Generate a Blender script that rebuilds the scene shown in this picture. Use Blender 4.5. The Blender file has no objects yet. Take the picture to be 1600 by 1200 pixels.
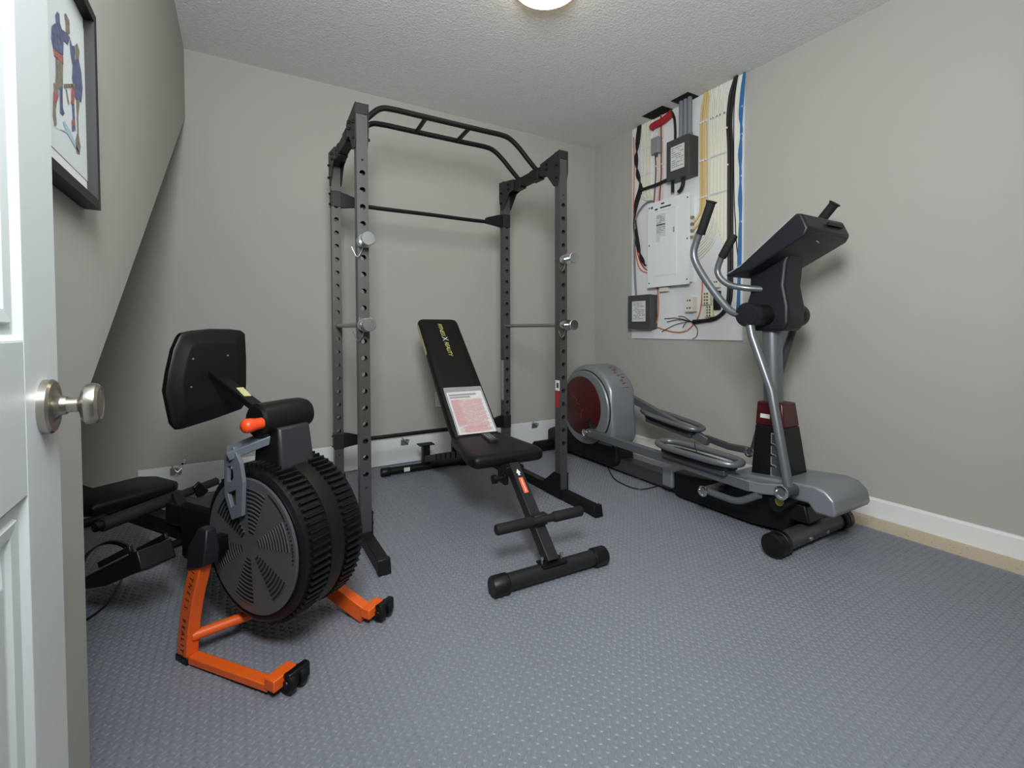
import bpy, bmesh, math, random
from mathutils import Vector, Matrix

random.seed(7)
scn = bpy.context.scene
COL = scn.collection

# ---------------------------------------------------------------- camera
F_PX, YAW, PITCH, ROLL, PCY, HC = 730.0, 0.5296, 0.0252, -0.0035, 532.0, 1.0
_w = Vector((math.sin(YAW)*math.cos(PITCH), math.cos(YAW)*math.cos(PITCH), -math.sin(PITCH)))
_r0 = Vector((math.cos(YAW), -math.sin(YAW), 0))
_u0 = _r0.cross(_w)
_r = _r0*math.cos(ROLL) + _u0*math.sin(ROLL)
_u = -_r0*math.sin(ROLL) + _u0*math.cos(ROLL)
EYE = Vector((0, 0, HC))
cam_d = bpy.data.cameras.new('camera')
cam = bpy.data.objects.new('camera', cam_d)
COL.objects.link(cam)
cam_d.sensor_fit = 'HORIZONTAL'
cam_d.sensor_width = 36.0
cam_d.lens = F_PX*36.0/1600.0
cam_d.shift_y = -(600.0-PCY)/1600.0
cam_d.clip_start = 0.02
cam.matrix_world = Matrix(((_r.x, _u.x, -_w.x, EYE.x), (_r.y, _u.y, -_w.y, EYE.y),
                           (_r.z, _u.z, -_w.z, EYE.z), (0, 0, 0, 1)))
scn.camera = cam

def ray(x, y):
    return _r*((x-800.0)/F_PX) - _u*((y-PCY)/F_PX) + _w
def on_plane(x, y, o, n):
    d = ray(x, y); n = Vector(n)
    return EYE + d*(((Vector(o)-EYE).dot(n))/d.dot(n))
def atX(x, y, X): return on_plane(x, y, (X, 0, 0), (1, 0, 0))
def atY(x, y, Y): return on_plane(x, y, (0, Y, 0), (0, 1, 0))
def atZ(x, y, Z): return on_plane(x, y, (0, 0, Z), (0, 0, 1))

# ---------------------------------------------------------------- world, lights, exposure
world = bpy.data.worlds.new('world'); scn.world = world
world.use_nodes = True
bg = world.node_tree.nodes['Background']
bg.inputs[0].default_value = (0.80, 0.88, 1.0, 1); bg.inputs[1].default_value = 0.25
vs = scn.view_settings
vs.view_transform = 'Standard'; vs.look = 'None'; vs.gamma = 1.0; vs.use_curve_mapping = False
vs.exposure = 0.0

def area(name, loc, target, sx, sy, power, col):
    d = bpy.data.lights.new(name, 'AREA'); d.shape = 'RECTANGLE'; d.size = sx; d.size_y = sy
    d.energy = power; d.color = col
    o = bpy.data.objects.new(name, d); COL.objects.link(o)
    o.location = loc
    o.rotation_euler = (Vector(target)-Vector(loc)).to_track_quat('-Z', 'Y').to_euler()
    return o
# soft photographer's light standing in the open doorway beside the camera
area('doorway_light', (0.05, 0.02, 1.88), (1.80, 2.00, 1.85), 0.46, 0.70, 76.0, (0.95, 0.985, 1.0))

# ---------------------------------------------------------------- room dimensions
XL, XR, YB, CH = -0.253, 2.893, 3.40, 2.664
XU = -1.25            # far side of the space under the stairs
YFW = -0.02           # inner face of the wall with the doorway

# ---------------------------------------------------------------- helpers
def lin(c):
    return tuple(((v/255.0)/12.92 if v/255.0 <= 0.04045 else ((v/255.0+0.055)/1.055)**2.4) for v in c)
MATS = {}
def mat(name, rgb, rough=0.5, metal=0.0, bump=None, mottle=None, spec=None, coat=0.0, alpha=None, emit=None, trans=0.0):
    """rgb in sRGB 0-255. bump=(scale, strength, distance). mottle=(scale, amount)"""
    m = bpy.data.materials.new(name); m.use_nodes = True
    nt = m.node_tree; b = nt.nodes['Principled BSDF']
    c = lin(rgb)
    b.inputs['Base Color'].default_value = (*c, 1)
    b.inputs['Roughness'].default_value = rough
    b.inputs['Metallic'].default_value = metal
    if spec is not None: b.inputs['Specular IOR Level'].default_value = spec
    if coat: b.inputs['Coat Weight'].default_value = coat; b.inputs['Coat Roughness'].default_value = 0.15
    if trans: b.inputs['Transmission Weight'].default_value = trans
    if alpha is not None: b.inputs['Alpha'].default_value = alpha
    tc = None
    if bump or mottle:
        tc = nt.nodes.new('ShaderNodeTexCoord')
    if bump:
        n = nt.nodes.new('ShaderNodeTexNoise'); n.inputs['Scale'].default_value = bump[0]
        n.inputs['Detail'].default_value = 3
        nt.links.new(tc.outputs['Object'], n.inputs['Vector'])
        bp = nt.nodes.new('ShaderNodeBump'); bp.inputs['Strength'].default_value = bump[1]
        bp.inputs['Distance'].default_value = bump[2] if len(bump) > 2 else 0.002
        nt.links.new(n.outputs['Fac'], bp.inputs['Height'])
        nt.links.new(bp.outputs['Normal'], b.inputs['Normal'])
    if mottle:
        n = nt.nodes.new('ShaderNodeTexNoise'); n.inputs['Scale'].default_value = mottle[0]
        n.inputs['Detail'].default_value = 4
        nt.links.new(tc.outputs['Object'], n.inputs['Vector'])
        mr = nt.nodes.new('ShaderNodeMapRange')
        mr.inputs['To Min'].default_value = 1-mottle[1]; mr.inputs['To Max'].default_value = 1+mottle[1]
        nt.links.new(n.outputs['Fac'], mr.inputs['Value'])
        vm = nt.nodes.new('ShaderNodeVectorMath'); vm.operation = 'SCALE'
        vm.inputs[0].default_value = c
        nt.links.new(mr.outputs['Result'], vm.inputs['Scale'])
        nt.links.new(vm.outputs['Vector'], b.inputs['Base Color'])
    if emit:
        b.inputs['Emission Color'].default_value = (*lin(emit[0]), 1)
        b.inputs['Emission Strength'].default_value = emit[1]
    MATS[name] = m
    return m

mat('wall_paint', (174, 172, 166), 0.75, bump=(260, 0.12, 0.001), mottle=(1.3, 0.02))
mat('ceiling_paint', (226, 226, 224), 0.9, bump=(85, 0.6, 0.008), mottle=(70, 0.07))
mat('neck_plastic', (42, 44, 48), 0.42)
mat('white_trim', (228, 230, 230), 0.4)
mat('door_white', (216, 222, 224), 0.4, bump=(90, 0.05, 0.0006))
mat('rubber_grey', (126, 130, 138), 0.38, mottle=(3, 0.05), spec=0.5)
mat('black_steel', (17, 17, 18), 0.45, spec=0.3)
mat('rack_grey', (82, 82, 81), 0.36, metal=0.45)
mat('rack_dark', (32, 33, 36), 0.45, spec=0.35)
mat('chrome', (215, 220, 222), 0.2, metal=1.0)
mat('satin_rod', (165, 162, 158), 0.35, metal=0.9)
mat('nickel', (186, 180, 170), 0.28, metal=1.0)
mat('black_vinyl', (15, 15, 16), 0.45, bump=(300, 0.1, 0.0006), spec=0.3)
mat('black_plastic', (14, 14, 16), 0.42, spec=0.38)
mat('black_foam', (17, 17, 18), 0.8)
mat('charcoal_plastic', (66, 70, 76), 0.42)
mat('bracket_grey', (98, 104, 112), 0.4)
mat('disc_grey', (94, 96, 100), 0.36, metal=0.35)
mat('orange_paint', (233, 98, 30), 0.4)
mat('orange_knob', (232, 76, 32), 0.35)
mat('print_dark', (58, 22, 10), 0.6)
mat('print_black', (14, 14, 15), 0.6)
mat('silver_plastic', (134, 139, 144), 0.36, metal=0.4)
mat('silver_tube', (118, 122, 126), 0.34, metal=0.55)
mat('dark_tube', (84, 86, 90), 0.4, metal=0.5)
mat('navy_plastic', (26, 27, 33), 0.45, spec=0.4)
mat('dark_red', (66, 10, 17), 0.35, coat=0.15)
mat('red_print', (128, 44, 50), 0.5)
mat('white_print', (222, 224, 224), 0.5)
mat('grey_print', (150, 152, 154), 0.5)
mat('sticker_orange', (236, 96, 50), 0.5)
mat('sticker_red', (146, 42, 52), 0.5)
mat('yellow_print', (198, 194, 116), 0.55)
mat('cream_trim', (196, 190, 140), 0.6)
mat('board_white', (226, 229, 230), 0.45, mottle=(5, 0.02))
mat('ply_white', (222, 224, 226), 0.55, mottle=(4, 0.03))
mat('box_grey', (64, 67, 68), 0.45)
mat('jbox_grey', (150, 153, 154), 0.45, metal=0.3)
mat('panel_white', (224, 228, 230), 0.38)
mat('label_paper', (206, 210, 206), 0.6)
mat('cable_white', (228, 226, 216), 0.5)
mat('cable_cream', (220, 216, 188), 0.5)
mat('cable_beige', (208, 180, 112), 0.5)
mat('cable_black', (22, 22, 24), 0.45)
mat('cable_blue', (36, 104, 160), 0.45)
mat('cable_red', (168, 34, 38), 0.5)
mat('cable_orange', (206, 106, 66), 0.5)
mat('cable_brown', (118, 66, 56), 0.5)
mat('cable_pink', (222, 186, 172), 0.5)
mat('conduit_grey', (120, 124, 130), 0.45)
mat('dark_hole', (20, 18, 17), 0.9)
mat('frame_black', (22, 23, 25), 0.45, spec=0.3)
mat('mat_board', (222, 224, 222), 0.8)
mat('picture_paper', (214, 220, 222), 0.6)
mat('print_blue', (92, 96, 126), 0.6, mottle=(95, 0.9))
mat('print_redp', (160, 98, 92), 0.6, mottle=(95, 0.7))
mat('print_olive', (128, 122, 108), 0.6, mottle=(95, 0.8))
mat('print_shade', (168, 190, 204), 0.6)
mat('outlet_white', (222, 218, 208), 0.4)
mat('paper_white', (226, 226, 224), 0.6)
mat('paper_pink', (226, 168, 162), 0.6)
mat('paper_red', (218, 112, 106), 0.6)
mat('text_red', (150, 44, 48), 0.6)
mat('text_dark', (70, 26, 30), 0.6)
mat('remote_black', (26, 27, 30), 0.4)
mat('button_grey', (150, 154, 160), 0.5)
mat('zinc', (190, 190, 186), 0.35, metal=0.9)
mat('plug_yellow', (150, 146, 60), 0.5)
mat('lamp_metal', (190, 176, 152), 0.35, metal=0.9)
m = mat('lamp_glass', (255, 240, 214), 0.3, emit=((255, 226, 176), 9.0))
m = mat('sleeve_plastic', (235, 238, 240), 0.12, alpha=0.22, spec=0.6)
m = mat('screen_dark', (12, 14, 16), 0.12)

# tan vinyl floor with small dark specks
def speckled():
    m = mat('tan_floor', (196, 180, 156), 0.6)
    nt = m.node_tree; b = nt.nodes['Principled BSDF']
    tc = nt.nodes.new('ShaderNodeTexCoord')
    v = nt.nodes.new('ShaderNodeTexVoronoi'); v.inputs['Scale'].default_value = 42
    nt.links.new(tc.outputs['Object'], v.inputs['Vector'])
    lt = nt.nodes.new('ShaderNodeMath'); lt.operation = 'LESS_THAN'; lt.inputs[1].default_value = 0.13
    nt.links.new(v.outputs['Distance'], lt.inputs[0])
    mx = nt.nodes.new('ShaderNodeMix'); mx.data_type = 'RGBA'
    mx.inputs['A'].default_value = (*lin((198, 182, 158)), 1); mx.inputs['B'].default_value = (*lin((120, 104, 86)), 1)
    nt.links.new(lt.outputs[0], mx.inputs['Factor'])
    nt.links.new(mx.outputs['Result'], b.inputs['Base Color'])
speckled()

class G:
    """collects shapes, then links them as one mesh object"""
    def __init__(s): s.v = []; s.f = []
    def add(s, vs, fs):
        o = len(s.v); s.v += [Vector(p) for p in vs]; s.f += [tuple(i+o for i in f) for f in fs]; return s
    def box(s, x0, x1, y0, y1, z0, z1):
        return s.add([(x0, y0, z0), (x1, y0, z0), (x1, y1, z0), (x0, y1, z0), (x0, y0, z1), (x1, y0, z1), (x1, y1, z1), (x0, y1, z1)],
                     [(0, 3, 2, 1), (4, 5, 6, 7), (0, 1, 5, 4), (1, 2, 6, 5), (2, 3, 7, 6), (3, 0, 4, 7)])
    def prism(s, pts, fn, t0, t1):
        """pts: 2-D outline, fn(a, b, t) -> point"""
        n = len(pts)
        vs = [fn(a, b, t0) for a, b in pts] + [fn(a, b, t1) for a, b in pts]
        fs = [tuple(range(n)), tuple(range(2*n-1, n-1, -1))] + [(i, (i+1) % n, n+(i+1) % n, n+i) for i in range(n)]
        return s.add(vs, fs)
    def loft(s, rings, cap=True, closed=False):
        n = len(rings[0]); vs = [p for r in rings for p in r]; fs = []
        m = len(rings)
        for k in range(m if closed else m-1):
            a, b = k*n, ((k+1) % m)*n
            fs += [(a+i, a+(i+1) % n, b+(i+1) % n, b+i) for i in range(n)]
        if cap and not closed:
            fs += [tuple(range(n-1, -1, -1)), tuple(range((m-1)*n, m*n))]
        return s.add(vs, fs)
    def tube(s, path, r, n=10, closed=False, cap=True):
        P = [Vector(p) for p in path]; m = len(P)
        R = r if isinstance(r, (list, tuple)) else [r]*m
        rings = []; up = None
        for i in range(m):
            if closed: t = (P[(i+1) % m]-P[i-1])
            else: t = (P[min(i+1, m-1)]-P[max(i-1, 0)])
            t = t.normalized()
            if up is None:
                up = Vector((0, 0, 1)) if abs(t.z) < 0.9 else Vector((1, 0, 0))
            up = (up-t*up.dot(t)).normalized(); sd = t.cross(up)
            rings.append([P[i]+(up*math.cos(2*math.pi*k/n)+sd*math.sin(2*math.pi*k/n))*R[i] for k in range(n)])
        return s.loft(rings, cap, closed)
    def beam(s, p0, p1, w, h, up=(0, 0, 1), h1=None, w1=None):
        """rectangular bar from p0 to p1; h is measured along up"""
        p0, p1 = Vector(p0), Vector(p1); t = (p1-p0).normalized(); up = Vector(up)
        up = (up-t*up.dot(t)).normalized(); sd = t.cross(up)
        rings = []
        for p, hh, ww in ((p0, h, w), (p1, h1 or h, w1 or w)):
            rings.append([p+sd*a*ww/2+up*b*hh/2 for a, b in ((-1, -1), (1, -1), (1, 1), (-1, 1))])
        return s.loft(rings)
    def bar(s, path, w, h, side):
        """rectangular tube along a path lying in a plane with normal side (w along side)"""
        P = [Vector(p) for p in path]; sd = Vector(side).normalized(); rings = []
        for i in range(len(P)):
            t = (P[min(i+1, len(P)-1)]-P[max(i-1, 0)]).normalized(); up = sd.cross(t).normalized()
            rings.append([P[i]+sd*a*w/2+up*b*h/2 for a, b in ((-1, -1), (1, -1), (1, 1), (-1, 1))])
        return s.loft(rings)
    def lathe(s, prof, o, axis, n=24):
        """prof: (radius, distance along axis)"""
        o = Vector(o); ax = Vector(axis).normalized()
        u = ax.orthogonal().normalized(); w = ax.cross(u)
        rings = [[o+ax*t+(u*math.cos(2*math.pi*k/n)+w*math.sin(2*math.pi*k/n))*max(r, 1e-5) for k in range(n)] for r, t in prof]
        return s.loft(rings)
    def cyl(s, p0, p1, r, n=20):
        p0, p1 = Vector(p0), Vector(p1)
        return s.lathe([(r, 0), (r, (p1-p0).length)], p0, p1-p0, n)
    def rbox(s, c, sx, sy, sz, r, fn=None, n=4):
        """box with corners rounded in its x-y outline (before fn)"""
        pts = rrect(sx, sy, r, n)
        f = fn or (lambda a, b, t: (c[0]+a, c[1]+b, c[2]+t))
        return s.prism(pts, f, -sz/2, sz/2)
    def build(s, name, material, parent=None, bevel=0.0, smooth=True, kind=None, label=None, seg=2, angle=40):
        me = bpy.data.meshes.new(name)
        me.from_pydata([tuple(p) for p in s.v], [], s.f)
        bm = bmesh.new(); bm.from_mesh(me)
        bmesh.ops.recalc_face_normals(bm, faces=bm.faces)
        bm.to_mesh(me); bm.free()
        if smooth:
            me.polygons.foreach_set('use_smooth', [True]*len(me.polygons))
            me.set_sharp_from_angle(angle=math.radians(angle))
        me.materials.append(MATS[material])
        return obj(name, me, parent, bevel, kind, label, seg)

def obj(name, me, parent=None, bevel=0.0, kind=None, label=None, seg=2):
    o = bpy.data.objects.new(name, me); COL.objects.link(o)
    if parent: o.parent = parent
    if bevel:
        b = o.modifiers.new('bevel', 'BEVEL'); b.width = bevel; b.segments = seg; b.limit_method = 'ANGLE'
        b.angle_limit = math.radians(35); b.harden_normals = False
    if kind: o['kind'] = kind
    if label: o['label'] = label
    return o
def thing(name, label, cat, loc=(0, 0, 0), rotz=0.0, group=None):
    o = bpy.data.objects.new(name, None); COL.objects.link(o); o.empty_display_size = 0.1
    o.location = loc; o.rotation_euler = (0, 0, rotz)
    o['label'] = label; o['category'] = cat
    if group: o['group'] = group
    return o
def tag(o, label, cat, group=None):
    o['label'] = label; o['category'] = cat
    if group: o['group'] = group
    return o
class WG(G):
    """like G, but shapes are given in world coordinates and moved into the frame of a thing standing at root"""
    def __init__(s, root): super().__init__(); s.root = root
    def build(s, name, material, parent=None, **k):
        M = (Matrix.Translation(s.root.location) @ s.root.rotation_euler.to_matrix().to_4x4()).inverted()
        s.v = [M @ p for p in s.v]
        return super().build(name, material, parent or s.root, **k)
def rrect(sx, sy, r, n=4):
    pts = []
    for cx, cy, a0 in ((sx/2-r, sy/2-r, 0), (-sx/2+r, sy/2-r, 90), (-sx/2+r, -sy/2+r, 180), (sx/2-r, -sy/2+r, 270)):
        for k in range(n+1):
            a = math.radians(a0+90*k/n); pts.append((cx+r*math.cos(a), cy+r*math.sin(a)))
    return pts
def smooth_path(pts, n=6):
    """Catmull-Rom through points"""
    P = [Vector(p) for p in pts]; P = [P[0]*2-P[1]]+P+[P[-1]*2-P[-2]]; out = []
    for i in range(1, len(P)-2):
        for k in range(n):
            t = k/n; a, b, c, d = P[i-1], P[i], P[i+1], P[i+2]
            out.append(0.5*((2*b)+(c-a)*t+(2*a-5*b+4*c-d)*t*t+(-a+3*b-3*c+d)*t**3))
    out.append(P[-2]); return out
def text_mesh(body, size, depth=0.0006, spacing=1.0, shear=0.0):
    cu = bpy.data.curves.new('txt', 'FONT'); cu.body = body; cu.size = size; cu.extrude = depth/2
    cu.align_x = 'CENTER'; cu.align_y = 'CENTER'; cu.space_character = spacing; cu.shear = shear; cu.resolution_u = 2
    o = bpy.data.objects.new('txt', cu); COL.objects.link(o)
    dg = bpy.context.evaluated_depsgraph_get()
    me = bpy.data.meshes.new_from_object(o.evaluated_get(dg))
    bpy.data.objects.remove(o); bpy.data.curves.remove(cu)
    return me
def lettering(body, size, o, right, up, material, parent, name='lettering', root=None, spacing=1.0, shear=0.0, depth=0.0008):
    """flat print centred at o; right/up in the parent's frame"""
    me = text_mesh(body, size, depth, spacing, shear)
    r = Vector(right).normalized(); u = Vector(up); u = (u-r*u.dot(r)).normalized(); n = r.cross(u)
    M = Matrix(((r.x, u.x, n.x, o[0]), (r.y, u.y, n.y, o[1]), (r.z, u.z, n.z, o[2]), (0, 0, 0, 1)))
    if root is not None:
        M = (Matrix.Translation(root.location) @ root.rotation_euler.to_matrix().to_4x4()).inverted() @ M
    me.transform(M); me.materials.clear(); me.materials.append(MATS[material]); me.name = name
    return obj(name, me, parent)

# ================================================================ SETTING
def struct(g, name, material, **k): return g.build(name, material, kind='structure', smooth=False, **k)
T = 0.10
struct(G().box(XU-T, XR+T, -2.0, YB+T, -0.12, 0.0), 'floor', 'tan_floor')
struct(G().box(XU-T, XR+T, YFW-T, YB+T, CH, CH+0.12), 'ceiling', 'ceiling_paint')
struct(G().box(XU-T, XR, YB, YB+T, 0.0, CH), 'wall_back', 'wall_paint')
struct(G().box(XR, XR+T, YFW-T, YB+T, 0.0, CH), 'wall_right', 'wall_paint')
SLOPE = (2.262-0.85)/(YB-1.14)
wl = [(YFW, 0), (1.14, 0), (1.14, 0.85), (YB, 2.262), (YB, CH), (YFW, CH)]
struct(G().prism(wl, lambda a, b, t: (t, a, b), XL-T, XL), 'wall_left', 'wall_paint')
# sloping underside of the stairs and the walls of the space below it
struct(G().prism([(1.14, 0.85), (YB, 2.262), (YB, 2.38), (1.14, 0.97)], lambda a, b, t: (t, a, b), XU, XL-T), 'ceiling_stair_soffit', 'wall_paint')
struct(G().box(XU-T, XU, 1.04, YB, 0, 2.4), 'wall_understair_side', 'wall_paint')
struct(G().box(XU, XL-T, 1.04, 1.14, 0, 0.97), 'wall_understair_front', 'wall_paint')
# wall with the doorway, behind and beside the camera
DX0, DX1, DH = -0.19, 0.62, 2.06
fw = G().box(XL-T, DX0, YFW-T, YFW, 0, CH).box(DX1, XR, YFW-T, YFW, 0, CH).box(DX0, DX1, YFW-T, YFW, DH, CH)
struct(fw, 'wall_front', 'wall_paint')
# hall beyond the doorway (bounces the hall light)
struct(G().box(-1.3, 1.9, -2.0, -1.9, 0, CH), 'wall_hall', 'wall_paint')
struct(G().box(-1.3, 1.9, -2.0, YFW-T, CH, CH+0.1), 'ceiling_hall', 'ceiling_paint')
# door casing around the opening
cs = G().box(DX1, DX1+0.07, YFW, YFW+0.015, 0, DH+0.07).box(DX0-0.045, DX0, YFW, YFW+0.015, 0, DH+0.07).box(DX0, DX1, YFW, YFW+0.015, DH, DH+0.07)
struct(cs, 'trim_1', 'white_trim')
bb = [(0, 0), (-0.014, 0), (-0.014, 0.088), (-0.008, 0.098), (0, 0.1)]
struct(G().prism(bb, lambda a, b, t: (XR+a, t, b), YFW, YB), 'baseboard_right', 'white_trim')
struct(G().prism([(-a, b) for a, b in bb], lambda a, b, t: (XL+a, t, b), YFW, 1.14), 'baseboard_left', 'white_trim')
struct(G().prism([(-a, b) for a, b in bb], lambda a, b, t: (t, YFW+a, b), DX1+0.07, XR-0.015), 'baseboard_front', 'white_trim')
struct(G().prism(bb, lambda a, b, t: (t, YB+a, b), XU, XR-0.015), 'baseboard_back', 'white_trim')

# ---------------------------------------------------------------- rubber floor with tread pattern
MX1 = 2.692
MT = 0.006
rm = G().box(XU+0.05, MX1, YFW-0.02, YB-0.02, 0.0005, MT).build('rubber_mat', 'rubber_grey', smooth=False)
tag(rm, 'grey rubber floor covering with raised diamond tread pattern', 'floor mat')
def tread():
    vs = []; fs = []
    px, py = 0.026, 0.026
    L, Wd, Hh = 0.0125, 0.0042, 0.0036
    nx = int((MX1-0.01+0.60)/px); ny = int((YB-0.05-0.25)/py)
    for i in range(nx):
        for j in range(ny):
            for q, ang in ((0, 45), (1, -45)):
                x = -0.58+px*(i+0.5*q); y = 0.28+py*(j+0.5*q)
                if x < XL and y < 1.2: continue
                if x > MX1-0.015: continue
                a = math.radians(ang); c, s = math.cos(a), math.sin(a)
                o = len(vs)
                for (u, w, z) in ((-L, 0, 0), (0, -Wd, 0), (L, 0, 0), (0, Wd, 0), (-L*0.45, 0, Hh), (L*0.45, 0, Hh)):
                    vs.append((x+u*c-w*s, y+u*s+w*c, MT+z))
                fs += [(o, o+1, o+4), (o+1, o+5, o+4), (o+1, o+2, o+5), (o+2, o+3, o+5), (o+3, o+4, o+5), (o+3, o, o+4)]
    me = bpy.data.meshes.new('tread_pattern'); me.from_pydata(vs, [], fs)
    me.materials.append(MATS['rubber_grey'])
    me.polygons.foreach_set('use_smooth', [True]*len(me.polygons))
    obj('tread_pattern', me, rm, kind='stuff')
tread()
FZ = MT+0.0038    # top of the tread: things stand here

# ================================================================ DOOR
def make_door():
    ang = -0.028
    root = thing('door_1', 'x', 'x', (-0.187+0.0213, 0.756-0.762, 0.0), 0)
    del root['label'], root['category']
    root['kind'] = 'structure'
    # local: u along the door from hinge (0) to latch (0.762), face at x=0 looking to +x
    dd = Vector((ang, 1, 0)).normalized(); nn = Vector((dd.y, -dd.x, 0))
    def fn(u, z, t): return dd*u+nn*t+Vector((0, 0, z))
    Wd, z0, z1, th = 0.762, 0.012, 2.032, 0.035
    g = G()
    g.prism([(0, z0), (Wd, z0), (Wd, z1), (0, z1)], fn, -th, -0.009)
    # stiles and rails on the face
    st = 0.112
    panels = [(st, Wd-st, 0.24, 0.835), (st, Wd-st, 0.99, 1.88)]
    for (a, b, c, d) in ((0, st, z0, z1), (Wd-st, Wd, z0, z1), (st, Wd-st, z0, 0.24), (st, Wd-st, 0.835, 0.99), (st, Wd-st, 1.88, z1)):
        g.prism([(a, c), (b, c), (b, d), (a, d)], fn, -0.009, 0.0)
    g.build('slab', 'door_white', root, bevel=0.0015, smooth=False)
    for (a, b, c, d) in panels:
        # moulded frame: ogee steps, then raised field
        def ring(i): return [(a+i, c+i), (b-i, c+i), (b-i, d-i), (a+i, d-i)]
        prof = [(0, -0.0005), (0.006, -0.006), (0.016, -0.0075), (0.018, -0.0035), (0.03, -0.005), (0.034, -0.0085), (0.036, -0.009)]
        g = G(); rings = [[fn(u, z, t) for u, z in ring(i)] for i, t in prof]
        g.loft(rings, cap=False); g.build('panel_moulding', 'door_white', root, smooth=False)
        g = G(); prof = [(0.036, -0.009), (0.042, -0.0088), (0.062, -0.002), (0.064, -0.0015)]
        rings = [[fn(u, z, t) for u, z in ring(i)] for i, t in prof]
        g.loft(rings, cap=True); g.build('raised_panel', 'door_white', root, smooth=False)
    # knob
    k0 = fn(Wd-0.054, 0.916, 0); KS = 0.87
    kn = G().lathe([(r_*KS, t_*0.67) for r_, t_ in [(0.0, 0), (0.0345, 0), (0.0345, 0.010), (0.032, 0.0135), (0.026, 0.014), (0.0225, 0.0135), (0.0165, 0.016), (0.0125, 0.021), (0.0115, 0.028), (0.0, 0.028)]], k0, nn, 40)
    rose = kn.build('knob_rose', 'nickel', root, label='round satin nickel rose', angle=30)
    G().lathe([(r_*KS, t_*0.67) for r_, t_ in [(0.0, 0.026), (0.0098, 0.026), (0.0092, 0.034), (0.0095, 0.042), (0.013, 0.0455), (0.021, 0.0475), (0.0262, 0.053), (0.0272, 0.060),
               (0.0262, 0.0665), (0.023, 0.0705), (0.0205, 0.0712), (0.0195, 0.0700), (0.0, 0.0700)]], k0, nn, 40).build('knob', 'nickel', root, label='satin nickel door knob', angle=30)
    # latch plate on the edge
    G().prism([(-0.022, 0.885), (-0.013, 0.885), (-0.013, 0.943), (-0.022, 0.943)], lambda a, b, t: fn(t, b, a), Wd, Wd+0.001).build('latch_plate', 'nickel', root)
make_door()

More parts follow.
